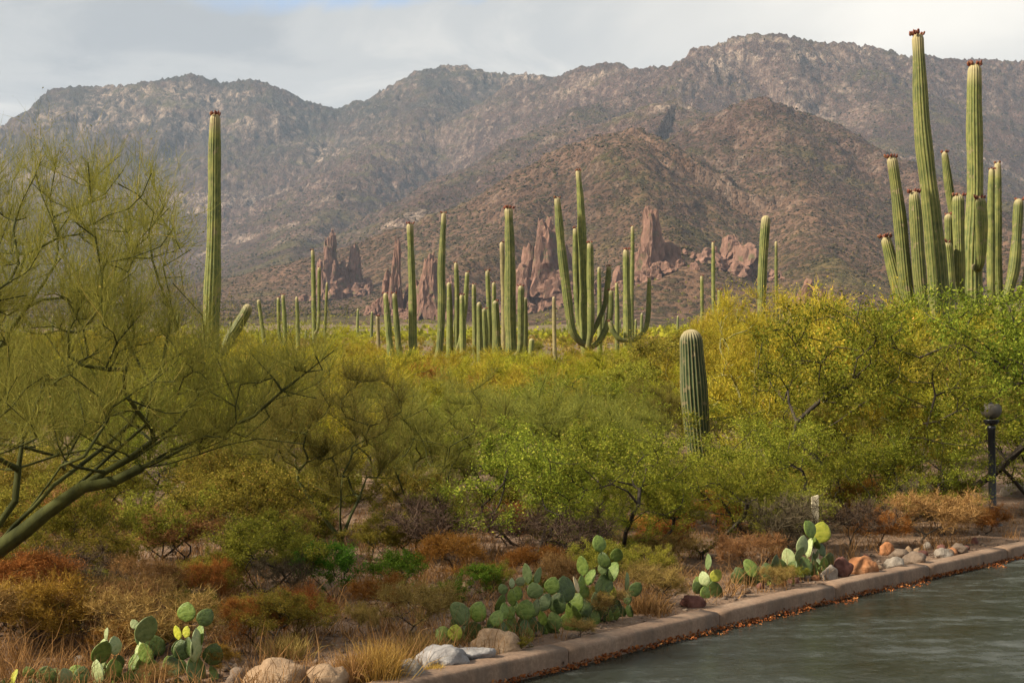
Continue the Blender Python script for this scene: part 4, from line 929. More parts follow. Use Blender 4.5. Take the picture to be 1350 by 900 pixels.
# ------------------------------------------------------------------ trees and bushes of the scrub
def pl(key, u, v, hpx, label, group=None, sz=None, rz=None, wide=None):
    g = gpix(u, v); nat = {'pv': 3.0, 'far': 3.0, 'mesq': 2.5, 'olive': 1.6, 'bright': 0.7, 'rust': 0.8, 'dry': 0.8, 'dead': 0.9}[key.rstrip('0123456789')]
    h = hpx / F * g.y; s = h / nat
    if wide: return plant(key, tuple(g), s * wide, label, group, rz, 1 / wide)
    return plant(key, tuple(g), s, label, group, rz, sz)
pl('pv0', 448, 738, 250, 'palo verde bush on dark splayed stems above the bright green shrub', rz=0.4)
pl('pv1', 330, 705, 200, 'loose palo verde bush tangled with the leaning limb tip', rz=1.0)
pl('pv2', 545, 700, 205, 'olive palo verde bush beside the tangle of dead branches', rz=2.0)
pl('olive0', 215, 742, 120, 'olive bush growing underneath the leaning limb', wide=1.2)
pl('olive1', 95, 765, 120, 'olive bush close to the rusty orange bush')
pl('mesq0', 705, 748, 185, 'dense green mesquite with bare dark branches at its foot', wide=1.25)
pl('mesq1', 815, 742, 175, 'green mesquite behind the largest prickly pear', wide=1.3)
pl('mesq2', 925, 738, 138, 'green mesquite hiding the foot of the stout ribbed saguaro', wide=1.25)
pl('mesq3', 985, 715, 150, 'small mesquite beside the dark bush and prickly pear by the kerb', wide=1.2)
pl('mesq1', 1150, 690, 285, 'open mesquite tree with dark forked limbs behind the golden brown bush', rz=1.1)
pl('mesq2', 1265, 672, 290, 'tall mesquite tree behind the black lamp post', rz=2.2)
pl('mesq3', 1375, 668, 270, 'mesquite tree overhanging the path past the lamp post', rz=0.2)
pl('far1', 1075, 655, 260, 'yellow-green palo verde behind the open mesquite', rz=0.7)
pl('mesq0', 1200, 700, 130, 'low leafy mesquite sprawling under the open mesquite tree', wide=1.4)
pl('dead0', 600, 748, 95, 'tangle of bare dead branches between two green bushes', wide=1.3)
pl('dead1', 735, 755, 85, 'bare dark twigs under the dense mesquite', wide=1.4)
pl('dead2', 1010, 748, 90, 'dead grey bush just behind the prickly pear with a yellow pad', wide=1.2)
pl('olive2', 25, 700, 110, 'olive bush growing behind the thickest part of the leaning limb', wide=1.3)
pl('pv3', 90, 672, 150, 'palo verde bush seen through the leaning tree', wide=1.2)
pl('dead0', 1120, 728, 70, 'leafless brown bush beside the pale stake')
pl('dead1', 370, 795, 62, 'dead grey arching bush next to the bright green shrub', wide=1.1)
pl('dead2', 120, 820, 70, 'bare twiggy bush beside the rusty orange bush')
pl('bright0', 440, 788, 72, 'bright green shrub under the dark splayed stems', wide=1.2)
pl('bright1', 530, 790, 62, 'bright green shrub above the golden grass', wide=1.2)
pl('bright0', 640, 790, 45, 'small green shrub behind the grey-green prickly pear pads', wide=1.2)
pl('bright1', 590, 800, 34, 'low fresh green shrub beside the dead branch tangle', wide=1.3)
pl('bright1', 705, 792, 34, 'fresh green shrub tucked behind the prickly pear thicket', wide=1.3)
pl('rust0', 62, 862, 95, 'large rusty orange bush near the low row of prickly pear pads', wide=1.25)
pl('dry0', 1215, 716, 66, 'golden brown bush spreading above the cobbles by the lamp post', wide=1.8)
pl('rust2', 1160, 722, 50, 'rusty bush behind the orange boulder', wide=1.3)
pl('rust2', 405, 838, 66, 'rusty bush between the tan boulder and the green shrub')
pl('rust1', 330, 855, 60, 'rusty bush behind the round prickly pear pad')
pl('rust0', 280, 800, 60, 'rusty bush growing behind the prickly pear with yellow buds')
pl('dry0', 540, 838, 70, 'straw-coloured bush behind the golden grass', wide=1.3)
pl('dry1', 865, 800, 55, 'straw-coloured bush next to the largest prickly pear', wide=1.4)
pl('dry2', 800, 822, 42, 'low dry bush between the kerb and the largest prickly pear', wide=1.5)
for (k_, u_, v_, h_, lb_) in [('olive0', 680, 862, 28, 'tiny olive sprig in front of the prickly pear thicket'), ('dry1', 765, 842, 26, 'tuft of dry stems poking through the prickly pear thicket'), ('dry2', 215, 912, 34, 'dry stems growing through the round-topped prickly pear'), ('rust1', 290, 888, 36, 'rusty stems leaning on the round-topped prickly pear'), ('olive1', 1045, 772, 26, 'tiny olive sprig before the prickly pear with the big yellow pad'),
        ('rust2', 160, 868, 50, 'rusty stems between the tall pale pads and the large rusty bush'), ('rust0', 505, 815, 52, 'rusty orange bush between the green shrubs and golden grass'), ('dry0', 1020, 776, 30, 'dry stems tangled with the flattened dark prickly pear')]:
    pl(k_, u_, v_, h_, lb_, wide=1.4)
pl('dry2', 475, 845, 50, 'dry bush beside the pale tan stones')
pl('dry0', 200, 800, 66, 'dry brown bush under the olive bush', wide=1.4)
pl('rust0', 655, 575, 75, 'rust-red dying bush below the grey boulder', wide=1.2)
pl('rust1', 560, 582, 72, 'rust-red dead branch sticking up among yellow bushes', sz=1.3)
pl('rust2', 1300, 705, 40, 'small purplish dry bush at the lamp post foot', wide=1.4)

VT = np.array([(-60, 430), (0, 430), (250, 450), (300, 452), (400, 440), (460, 438), (520, 460), (600, 460), (690, 454), (760, 460), (850, 452), (895, 434), (950, 402), (1000, 395), (1100, 380), (1180, 394), (1260, 398), (1350, 392), (1420, 390)])
placed = []
def scatter(n, Y0, Y1, keys, hmin, hmax, label, group, seed, mind, cover=0.0, ulim=(-70, 1420), wide=(1.0, 1.35)):
    r = random.Random(seed); k = tries = 0
    while k < n and tries < n * 60:
        tries += 1
        Y = math.exp(r.uniform(math.log(Y0), math.log(Y1))); u = r.uniform(*ulim)
        x = X_of(u, Y); d = float(poly_dist(np.array([x]), np.array([Y]), KL)[0][0])
        if d < 0.9 or (1262 < u < 1345 and Y < 21.5) or (1035 < u < 1110 and Y < 15.5) or (395 < u < 585 and Y < 12.6): continue
        if any((x - a) ** 2 + (Y - b) ** 2 < (mind * (0.6 + Y / 60)) ** 2 for a, b in placed): continue
        g = gp(u, Y); top = EYE + (535 - (np.interp(u, VT[:, 0], VT[:, 1]) + r.uniform(0, 26))) / F * Y
        h = min(r.uniform(hmin, hmax), top - g.z)
        if h < hmin * 0.6: h = hmin * r.uniform(0.6, 0.8)
        key = r.choice(keys); nat = {'pv': 3.0, 'far': 3.0, 'mesq': 2.5, 'olive': 1.6, 'bright': 0.7, 'rust': 0.8, 'dry': 0.8, 'dead': 0.9}[key.rstrip('0123456789')]
        w = r.uniform(*wide); s = h / nat
        plant(key, tuple(g), s * w, label, group, r.random() * 6.28, 1 / w); placed.append((x, Y)); k += 1
FAR = ['far0', 'far1', 'far2', 'far3']; OL = ['olive0', 'olive1', 'olive2']; MQ = ['mesq0', 'mesq1', 'mesq2', 'mesq3']; PV = ['pv0', 'pv1', 'pv2', 'pv3']
scatter(26, 17, 27, PV[:2] + FAR, 1.3, 2.3, 'yellowish palo verde bush in the thicket before the saguaros', 'palo verde bushes in the thicket', 1, 1.0)
scatter(20, 16, 28, MQ, 1.0, 1.9, 'green mesquite bush in the thicket before the saguaros', 'mesquite bushes in the thicket', 2, 0.9)
scatter(75, 26, 48, FAR + ['far0', 'far2', 'olive1'], 1.3, 3.0, 'yellow-green bush on the rising ground before the saguaros', 'yellow-green bushes before the saguaros', 3, 1.1)
scatter(95, 36, 70, FAR + FAR + OL, 0.9, 2.2, 'low yellow-green bush growing among the saguaros', 'low bushes among the saguaros', 14, 0.75, ulim=(400, 960), wide=(0.8, 1.15))
VT[:, 1] -= 16
scatter(130, 48, 110, FAR + FAR + OL, 0.9, 1.7, 'low yellow-green bush growing among the saguaros', 'low bushes among the saguaros', 4, 1.2)
VT[:, 1] += 16
scatter(80, 105, 260, FAR, 1.2, 2.4, 'distant small bush on the slope beyond the saguaros', 'distant bushes beyond the saguaros', 5, 1.3)
scatter(24, 10, 17, OL, 0.45, 0.95, 'knee-high olive bush in the dry grass', 'small bushes in the dry grass', 6, 0.55, ulim=(-60, 900))
scatter(26, 8.2, 15, ['rust0', 'rust1', 'dry0', 'dry1', 'dry2', 'dry0', 'dead1'], 0.22, 0.5, 'low dry brown bush in the dry grass', 'low dry bushes in the grass', 7, 0.3, ulim=(-60, 900), wide=(1.1, 1.7))
scatter(16, 12, 22, ['dry0', 'dry1', 'rust1', 'rust2'], 0.3, 0.6, 'low dry bush near the kerb and the cobbles', 'low dry bushes near the cobbles', 8, 0.4, ulim=(860, 1400), wide=(1.1, 1.7))
scatter(16, 12, 19, OL + ['mesq0', 'mesq2'], 0.4, 0.85, 'low green undergrowth bush beneath the mesquites', 'undergrowth beneath the mesquites', 18, 0.45, ulim=(640, 1400), wide=(1.1, 1.5))
scatter(30, 8.4, 14, ['olive0', 'olive1', 'olive2'], 0.2, 0.45, 'ankle-high green shrub among the dry brown bushes', 'small green shrubs among dry bushes', 19, 0.28, ulim=(-40, 900), wide=(1.1, 1.6))

# pale S-curved trunk rising through the thicket
def pale_trunk():
    rng = np.random.default_rng(77); Y = 22.0; A = lambda u, v, dy=0: np.array(at(u, v, Y + dy))
    g = np.array(gp(992, Y)); tr = [(-1, [g - np.array([0, 0, .1]), A(988, 600), A(990, 560), A(996, 525), A(1004, 498), A(1008, 470)])]
    P, par, cnt = grow(rng, tr, np.zeros((0, 3)), 0.05)
    def near(p): return int(np.argmin(np.linalg.norm(P - p, axis=1)))
    tr += [(near(A(1004, 498)), [A(998, 450), A(985, 420)]), (near(A(1008, 470)), [A(1012, 430), A(1005, 395)]), (near(A(990, 560)), [A(975, 520), A(960, 480)]), (near(A(996, 525)), [A(1020, 490), A(1035, 455)])]
    T = np.array([A(rng.uniform(945, 1055), rng.uniform(395, 500), rng.uniform(-0.6, 0.6)) for _ in range(90)])
    P, par, cnt = grow(rng, tr, T, 0.15, 0.15, 0.2); rad = np.clip(0.0062 * cnt ** 0.5, 0.004, 0.07)
    root = thing('palo_verde_tree', 'palo verde with a pale S-curved trunk near the stout ribbed saguaro', 'tree', tuple(g))
    V, Fq = tubes(P, par, rad, 0, 6); obj('trunk', mesh_np('trunk', V - g, [Fq], [M['bark_pale']], None, True), root)
    me = crown_mesh('crown', rng, P - g, par, cnt, M['pv_far'], 1600, 0.25, 0.004, 0.75, 0.6, 3, 3500, 0.03, 4)
    obj('crown', me, root)
pale_trunk()

# ------------------------------------------------------------------ prickly pears
def pad_mesh(seed, rw, th, bend):
    n, m = 16, 9; V = []; rng = random.Random(seed)
    for i in range(m + 1):
        t = i / m
        for k in range(n):
            a = 2 * math.pi * k / n; ct = math.cos(a); st = math.sin(a)
            w = rw * (math.sin(math.pi * t ** 0.72) ** 0.62 if 0 < t < 1 else 0.0) * (0.86 + 0.24 * t); w = max(w, 0.03 if t == 0 else 0.005)
            V.append((ct * w, st * max(th * (w / rw) ** 0.5, 0.006) + bend * (t - 0.4) ** 2 + 0.03 * math.sin(3 * t + seed) * ct * w, t + 0.03 * math.sin(a * 2 + seed)*w))
    i = np.arange((m + 1) * n).reshape(m + 1, n); j = np.roll(i, -1, 1)
    Fq = np.stack([i[:-1], j[:-1], j[1:], i[1:]], -1).reshape(-1, 4)
    return np.array(V), Fq
PADS = {}
for mk in ('pad_green', 'pad_dark', 'pad_pale', 'pad_grey', 'pad_yellow', 'pad_tan'):
    PADS[mk] = [mesh_np('pad', *(lambda r: (r[0], [r[1]]))(pad_mesh(q, 0.36 + 0.05 * q, 0.048, (0.16, -0.14, 0.24)[q])), [M[mk]], None, True) for q in range(3)]
MK = {'g': 'pad_green', 'd': 'pad_dark', 'p': 'pad_pale', 'r': 'pad_grey', 'y': 'pad_yellow', 't': 'pad_tan'}
def pear(label, ub, vb, pads, seed, fillers=8, spread=0.35):
    g = gpix(ub, vb); Y = g.y; r = random.Random(seed); root = thing('prickly_pear', label, 'cactus', tuple(g)); cen = []
    def clear_of_kerb(u, Y1):
        while float(poly_dist(np.array([X_of(u, Y1)]), np.array([Y1]), KL)[0][0]) < 0.42: Y1 += 0.04
        return Y1
    def addpad(c, w, h, tilt, mk, yawj=0.5, foot=False):
        Y = c.y; q = r.randrange(3); h *= 0.9; w *= 0.9; H = h / F * Y; Wd = w / F * Y; nat = 2 * (0.36 + 0.05 * q) * H
        yaw = math.acos(max(0.12, min(1, Wd / nat))) * r.choice((-1, 1)) if Wd < nat else 0.0
        sx = max(1.0, Wd / nat)
        o = obj('pad', PADS[MK[mk]][q], root)
        m = Matrix.Rotation(R(tilt), 4, 'Y') @ Matrix.Rotation(yaw + r.uniform(-.15, .15), 4, 'Z')
        m = Matrix.Rotation(r.uniform(-0.3, 0.3), 4, 'X') @ m
        o.rotation_euler = m.to_euler(); o.scale = (H * sx, H, H)
        ax = m @ Vector((0, 0, 1))
        b = c - (ax * H * 0.5 if not foot else Vector((0, 0, 0))); o.location = b - Vector(g)
        cen.append(b + ax * H * 0.5); return b
    feet = []
    for (u, v, w, h, tl, mk) in pads:
        p = at(u, v, clear_of_kerb(u, Y + r.uniform(-0.12, 0.12))); feet.append(addpad(p, w, h, tl, mk))
    for b in feet:
        for _ in range(4):
            gr = float(ground_z(b.x, b.y)[0])
            if b.z - gr < 0.02 or any((q - b).length < 0.075 and q.z < b.z for q in cen): break
            L = min(r.uniform(0.10, 0.17), max(b.z - gr + 0.03, 0.06)); tl = r.uniform(-28, 28)
            ax = Vector((math.sin(R(tl)), 0, math.cos(R(tl)))); mid_ = b - ax * L * 0.46 + Vector((0, r.uniform(0, 0.05), 0))
            b = addpad(mid_, L * F / Y * r.uniform(0.45, 0.8), L * F / Y, tl, r.choice('gddg'))
    us = [p[0] for p in pads]
    for k in range(fillers):       # lower pads that carry the others
        u, v, w, h, tl, mk = pads[k % len(pads)]
        y = clear_of_kerb(u + 8, Y + r.uniform(-0.05, 0.3)); x = at(u + r.uniform(-8, 8), 500, y).x
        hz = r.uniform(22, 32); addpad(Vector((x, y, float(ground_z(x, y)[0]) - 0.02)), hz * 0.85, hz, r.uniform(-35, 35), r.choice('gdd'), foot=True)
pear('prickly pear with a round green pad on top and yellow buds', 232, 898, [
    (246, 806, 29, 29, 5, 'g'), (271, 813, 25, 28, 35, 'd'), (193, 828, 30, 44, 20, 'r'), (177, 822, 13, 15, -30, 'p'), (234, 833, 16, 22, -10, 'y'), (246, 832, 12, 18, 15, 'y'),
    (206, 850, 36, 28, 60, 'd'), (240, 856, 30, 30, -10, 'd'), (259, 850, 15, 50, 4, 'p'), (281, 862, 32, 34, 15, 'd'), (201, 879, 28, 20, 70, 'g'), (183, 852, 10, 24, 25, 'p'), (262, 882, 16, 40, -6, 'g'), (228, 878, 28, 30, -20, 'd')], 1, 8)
pear('tall pale narrow prickly pear pads growing at the end of a low row', 140, 905, [
    (134, 862, 26, 52, 14, 'p'), (152, 850, 14, 28, -4, 'p'), (128, 885, 22, 36, -10, 'p'), (150, 882, 20, 34, 10, 'g'), (140, 835, 9, 20, 12, 'p')], 2, 3)
pear('low row of squat prickly pear pads with one yellow tip', 62, 915, [
    (18, 892, 14, 26, 22, 'y'), (38, 886, 20, 20, -20, 'g'), (62, 890, 34, 30, 5, 'd'), (86, 893, 17, 30, -5, 'p'), (108, 890, 26, 28, 10, 'd'), (100, 884, 20, 20, 40, 'g')], 3, 5)
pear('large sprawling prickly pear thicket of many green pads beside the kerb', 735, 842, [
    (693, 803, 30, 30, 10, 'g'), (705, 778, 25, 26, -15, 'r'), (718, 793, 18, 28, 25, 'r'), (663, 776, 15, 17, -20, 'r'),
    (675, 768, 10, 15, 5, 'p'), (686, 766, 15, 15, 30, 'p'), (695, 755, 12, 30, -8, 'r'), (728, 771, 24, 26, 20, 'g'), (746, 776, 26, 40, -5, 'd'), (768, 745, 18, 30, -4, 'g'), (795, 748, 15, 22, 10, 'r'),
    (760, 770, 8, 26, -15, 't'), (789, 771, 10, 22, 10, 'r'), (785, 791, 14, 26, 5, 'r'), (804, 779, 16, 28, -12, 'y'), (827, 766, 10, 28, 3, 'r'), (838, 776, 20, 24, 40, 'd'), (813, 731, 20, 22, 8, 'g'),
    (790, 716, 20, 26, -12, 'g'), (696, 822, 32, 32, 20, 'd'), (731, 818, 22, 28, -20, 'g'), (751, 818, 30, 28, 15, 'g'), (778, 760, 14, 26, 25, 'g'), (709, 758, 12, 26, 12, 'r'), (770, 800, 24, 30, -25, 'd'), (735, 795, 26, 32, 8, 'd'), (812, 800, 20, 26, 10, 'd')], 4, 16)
pear('low prickly pear with broad grey-green pads and one yellow pad', 618, 850, [
    (607, 808, 40, 28, 60, 'r'), (630, 806, 26, 32, 15, 'g'), (600, 833, 23, 24, 10, 'y'), (582, 834, 24, 19, -60, 'g'), (655, 814, 22, 26, 25, 'g'), (625, 830, 30, 28, -10, 'd'), (665, 805, 12, 26, 10, 'g'), (645, 832, 24, 26, 30, 'd')], 5, 6)
pear('prickly pear with a big bright yellow pad on top', 1066, 764, [
    (1083, 701, 30, 32, 12, 'y'), (1068, 697, 22, 28, -25, 'g'), (1058, 718, 20, 30, 15, 'p'), (1066, 721, 8, 30, 10, 'p'), (1040, 735, 18, 30, -12, 'p'), (1054, 729, 12, 24, 35, 'r'), (1073, 736, 8, 20, 12, 'r'),
    (1092, 740, 22, 28, 20, 'd'), (1080, 752, 20, 22, -20, 'g'), (1045, 750, 18, 26, 10, 'd'), (1062, 745, 20, 28, -15, 'd'), (1030, 744, 14, 22, -35, 'd')], 6, 7)
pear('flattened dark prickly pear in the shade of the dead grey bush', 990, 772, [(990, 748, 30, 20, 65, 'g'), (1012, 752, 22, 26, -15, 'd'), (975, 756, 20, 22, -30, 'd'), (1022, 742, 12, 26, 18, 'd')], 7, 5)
pear('small prickly pear with thin blue-grey pads near the low leafless twigs', 932, 786, [(934, 740, 9, 24, 4, 'r'), (928, 762, 16, 22, -18, 'p'), (944, 758, 18, 20, 35, 'y'), (936, 770, 20, 22, 10, 'g'), (920, 774, 18, 20, -30, 'd')], 8, 4)

# ------------------------------------------------------------------ boulders and stones
def rock_mesh(seed, mat, w, d, h, sub=3, rough=0.34):
    bm = bmesh.new(); bmesh.ops.create_icosphere(bm, subdivisions=sub, radius=1.0); o = Vector((seed * 3.1, seed * 1.7, seed * 0.9))
    pl_ = []; r = random.Random(seed)
    for _ in range(7):
        nrm = Vector((r.gauss(0, 1), r.gauss(0, 1), r.gauss(0, 0.8))).normalized(); pl_.append((nrm, r.uniform(0.62, 0.9)))
    for v in bm.verts:
        p = v.co.copy()
        for nrm, k in pl_:
            q = p.dot(nrm)
            if q > k: p -= nrm * (q - k) * 0.85
        p *= 1 + rough * mnoise.fractal(p * 1.3 + o, 0.9, 2.0, 4) + 0.05 * mnoise.noise(p * 6 + o)
        p *= 1 + 0.035 * mnoise.noise(p * 13 + o)
        v.co = (p.x * w, p.y * d, p.z * h)
    me = bpy.data.meshes.new('boulder'); bm.to_mesh(me); bm.free(); me.materials.append(M[mat])
    me.polygons.foreach_set('use_smooth', np.ones(len(me.polygons), bool)); return me
rk_seed = [0]
def rock(name, label, u, vb, w, h, mat, group=None, sub=3, cat='rock', dY=0.0):
    g = gpix(u, vb); rk_seed[0] += 1; W_ = w / F * g.y / 2; H_ = h / F * g.y
    o = obj(name, rock_mesh(rk_seed[0], mat, W_, W_ * 0.8, H_ * 0.62, sub), None, label, cat, group, None, (g.x, g.y + W_ * 0.5 + dY, g.z + H_ * 0.30))
    o.rotation_euler = (0, 0, random.Random(rk_seed[0]).uniform(-0.4, 0.4)); return o
rock('boulder', 'smooth tan boulder beside the prickly pear with the round top pad', 366, 912, 86, 46, 'rock_tan')
rock('boulder', 'pale tan stone next to the smooth tan boulder', 432, 912, 56, 36, 'rock_tan')
rock('boulder', 'rough tan boulder under the low prickly pear with one yellow pad', 657, 862, 62, 34, 'rock_tan')
rock('boulder', 'dark grey slab of rock by the golden grass', 585, 884, 70, 30, 'rock_grey')
rock('boulder', 'pale whitish rock wedged against the kerb below the golden grass', 536, 906, 60, 34, 'rock_pale')
rock('boulder', 'flat light grey stone lying along the kerb top', 628, 876, 60, 20, 'rock_grey')
rock('boulder', 'big orange boulder behind the kerb', 1142, 757, 40, 26, 'rock_orange')
rock('boulder', 'dark red stone leaning on the orange boulder', 1113, 760, 24, 30, 'rock_red')
rock('boulder', 'greyish pink stone beside the dark red stone', 1094, 764, 22, 20, 'rock_pale')
rock('boulder', 'flat cream stone close to the orange boulder', 1182, 750, 30, 16, 'rock_pale')
rock('boulder', 'dark brown boulder between cream and whitish stones', 1209, 745, 32, 18, 'rock_brown')
rock('boulder', 'whitish stone beside the kerb near the lamp post', 1244, 735, 26, 14, 'rock_pale')
rock('boulder', 'pinkish rough stone uphill of the orange boulder', 1170, 731, 22, 18, 'rock_orange')
rock('boulder', 'brown rounded stone under the spreading golden brown bush', 1190, 737, 28, 16, 'rock_brown')
rock('boulder', 'dark stone nestled at the edge of the spreading golden brown bush', 1268, 729, 26, 14, 'rock_brown')
rock('boulder', 'small pinkish white stone behind the tall pale narrow pads', 106, 874, 20, 11, 'rock_pale')
rock('boulder', 'charcoal-dark rock between round-topped prickly pear and tan boulder', 312, 905, 32, 26, 'rock_brown')
rock('boulder', 'dark rock below the thin blue-grey prickly pear pads', 915, 800, 30, 18, 'rock_red')
rock('boulder', 'large grey and white boulder in front of the saguaro clump', 629, 508, 34, 30, 'rock_grey')
rock('boulder', 'tan boulder resting against the large grey and white one', 641, 512, 20, 24, 'rock_tan')
rock('boulder', 'pale reddish rock on the bank behind the lamp post', 1340, 655, 34, 26, 'rock_pale')
rr = random.Random(9)
for k in range(30):
    u = rr.uniform(985, 1290); s_ = (u - 985) / 305; v = 782 - s_ * 58 - rr.uniform(-2, 16)
    rock('cobble', 'small cobble in the loose row behind the kerb', u, v, rr.uniform(9, 18), rr.uniform(7, 12), rr.choice(['rock_brown', 'rock_pale', 'rock_red', 'rock_tan', 'rock_orange']), 'small cobbles behind the kerb', 2, 'stone')
for k in range(22):
    u = rr.uniform(10, 900); v = rr.uniform(770, 890)
    g = gpix(u, v)
    if float(poly_dist(np.array([g.x]), np.array([g.y]), KL)[0][0]) < 0.35: continue
    rock('stone', 'small stone lying in the dry grass', u, v, rr.uniform(9, 20), rr.uniform(7, 12), rr.choice(['rock_brown', 'rock_tan', 'rock_grey']), 'small stones in the dry grass', 2, 'stone')

# ------------------------------------------------------------------ lamp post and stake
def lathe(name, prof, mat, n=20, smooth=True):
    V = [(r * math.cos(2 * math.pi * k / n), r * math.sin(2 * math.pi * k / n), z) for r, z in prof for k in range(n)]
    i = np.arange(len(V)).reshape(len(prof), n); j = np.roll(i, -1, 1)
    Fq = np.stack([i[:-1], j[:-1], j[1:], i[1:]], -1).reshape(-1, 4)
    return mesh_np(name, V, [Fq], [mat], None, smooth)
t = NT('black_lamp_paint'); nn = t.noise(t.coord('Object'), 12, 4)
M['black'] = t.principled(t.ramp(nn, [(0.35, (0.006, 0.007, 0.009)), (0.7, (0.016, 0.017, 0.02))]), 0.38, t.bump(nn, 0.1, 0.01), 0.5)
t = NT('frosted_lamp_glass'); nn = t.noise(t.coord('Object'), 9, 4)
M['globe'] = t.principled(t.ramp(nn, [(0.3, (0.10, 0.085, 0.065)), (0.7, (0.17, 0.15, 0.12))]), 0.55, None, 0.3, **{'Transmission Weight': 0.35})
g = gpix(1309, 693); Yl = g.y; hz = at(1306, 560, Yl).z - g.z
lamp = thing('lamp_post', 'short black path lamp post with a round smoky glass head', 'lamp', tuple(g))
obj('pole', lathe('pole', [(0.0, -0.1), (0.062, -0.1), (0.062, 0.0), (0.058, 0.16), (0.05, 0.18), (0.046, 0.2), (0.043, hz - 0.06), (0.05, hz - 0.05), (0.05, hz - 0.01), (0.0, hz)], M['black']), lamp)
obj('base_plate', lathe('base_plate', [(0.0, -0.05), (0.11, -0.05), (0.11, 0.02), (0.10, 0.032), (0.064, 0.036), (0.0, 0.036)], M['black']), lamp)
rg = 13.5 / F * Yl
hd = obj('lamp_head', lathe('lamp_head', [(0.0, hz), (0.06, hz), (0.085, hz + 0.025), (0.09, hz + 0.05), (rg * 0.75, hz + 0.055), (rg * 0.75, hz + 0.065), (0.0, hz + 0.066)], M['black']), lamp)
obj('globe', lathe('globe', [(0.0, hz + 0.067)] + [(rg * math.sin(a) * 1.0, hz + 0.067 + rg * 0.9 * (1 - math.cos(a))) for a in np.linspace(0.55, math.pi * 0.74, 14)] + [(0.0, hz + 0.067 + rg * 0.9 * 1.68)], M['globe'], 24), hd)
obj('cap', lathe('cap', [(0.0, hz + rg * 1.52), (rg * 0.92, hz + rg * 1.56), (rg * 0.95, hz + rg * 1.62), (rg * 0.6, hz + rg * 1.9), (rg * 0.18, hz + rg * 2.05), (rg * 0.12, hz + rg * 2.2), (0.0, hz + rg * 2.25)], M['black'], 24), hd)
t = NT('weathered_stake'); nn = t.noise(t.coord('Object', (1, 1, 0.15)), 40, 4)
M['stake'] = t.principled(t.ramp(nn, [(0.3, (0.40, 0.34, 0.22)), (0.7, (0.60, 0.54, 0.38))]), 0.8, t.bump(nn, 0.4, 0.01))
g = gpix(1075, 738); ht = at(1075, 655, g.y).z - g.z; w = 4.2 / F * g.y
st = thing('marker_stake', 'pale upright stake sticking up behind the yellow prickly pear pad', 'stake', tuple(g))
bm = bmesh.new(); bmesh.ops.create_cube(bm, size=1.0)
for v in bm.verts: v.co = (v.co.x * 2 * w, v.co.y * 1.6 * w, (v.co.z + 0.5) * (ht + 0.1) - 0.1 + (0.02 if v.co.x > 0 and v.co.z > 0 else 0))
bmesh.ops.bevel(bm, geom=list(bm.edges), offset=0.004, segments=1); me = bpy.data.meshes.new('shaft'); bm.to_mesh(me); bm.free(); me.materials.append(M['stake'])
obj('shaft', me, st)

# ------------------------------------------------------------------ grass, litter, gravel, far scrub
def grass_clump(name, rng, cx, cy, nb, h, spread, mat, lean=0.35):
    n = nb; p = np.stack([cx + rng.normal(size=n) * spread, cy + rng.normal(size=n) * spread, np.zeros(n)], -1)
    return p
def blades(name, rng, p, h, mat, lean=0.4, w=0.0022):
    n = len(p); d = np.stack([rng.normal(size=n) * lean, rng.normal(size=n) * lean, np.ones(n)], -1)
    V, q, t_, _ = ribbons(p, d, h, np.full(n, w) * (0.6 + 0.8 * rng.random(n)), rng, 0.28, -0.25)
    return mesh_np(name, V, [q, t_], [mat], {'tint': np.repeat(np.clip(rng.normal(0.5, 0.25, n), 0, 1), 5)})
rng = np.random.default_rng(40)
nc = 4200; ys = np.exp(rng.uniform(math.log(7.0), math.log(19), nc)); xs = rng.uniform(-0.46, 0.42, nc) * ys
dk, _ = poly_dist(xs, ys, KL); dens = fbm(xs / 1.1, ys / 1.1, 3, 55)
ok = (dk > 0.28) & (dens > -0.18) & ((xs / ys < 0.2) | (rng.random(nc) < 0.6)); xs, ys = xs[ok], ys[ok]
per = 20; cx = np.repeat(xs, per) + rng.normal(size=len(xs) * per) * 0.045; cyy = np.repeat(ys, per) + rng.normal(size=len(xs) * per) * 0.045
hh = np.repeat(0.07 + 0.2 * rng.random(len(xs)) ** 1.5, per) * (0.5 + rng.random(len(cx)))
obj('dry_grass', blades('dry_grass', rng, np.stack([cx, cyy, ground_z(cx, cyy) - 0.005], -1), hh, M['dry'], 0.45), kind='stuff', label='short dry straw grass covering the ground behind the kerb')
def tuft(label, u, v, hpx, wpx, nb, mat='gold'):
    g = gpix(u, v); r = np.random.default_rng(int(u)); sp = wpx / F * g.y * 0.22; p = np.stack([r.normal(size=nb) * sp, r.normal(size=nb) * sp, np.full(nb, -0.01)], -1)
    d = p[:, :2] / max(sp, 1e-6) * 0.22
    h = hpx / F * g.y * (0.5 + 0.6 * r.random(nb)); dd = np.stack([d[:, 0] + r.normal(size=nb) * 0.2, d[:, 1] + r.normal(size=nb) * 0.2, np.ones(nb)], -1)
    V, q, t_, _ = ribbons(p, dd, h, np.full(nb, 0.0024), r, 0.3, -0.2)
    root = thing('grass_tuft', label, 'grass', tuple(g))
    obj('blades', mesh_np('blades', V, [q, t_], [M[mat]], {'tint': np.repeat(np.clip(r.normal(0.5, 0.25, nb), 0, 1), 5)}), root, kind='stuff')
tuft('golden dry grass tuft beside the pale whitish rock', 500, 898, 62, 60, 900)
tuft('straw grass tuft beside the golden tuft', 462, 900, 50, 60, 600, 'dry')
tuft('straw grass tuft above the dark grey slab', 555, 868, 44, 50, 500, 'dry')
tuft('golden grass sprig in front of the dark grey slab', 572, 886, 18, 26, 160)
tuft('straw grass tuft between the dry bush and the kerb', 850, 806, 34, 50, 500, 'dry')
tuft('straw grass tuft at the side of the rusty bushes', 380, 868, 40, 50, 500, 'dry')

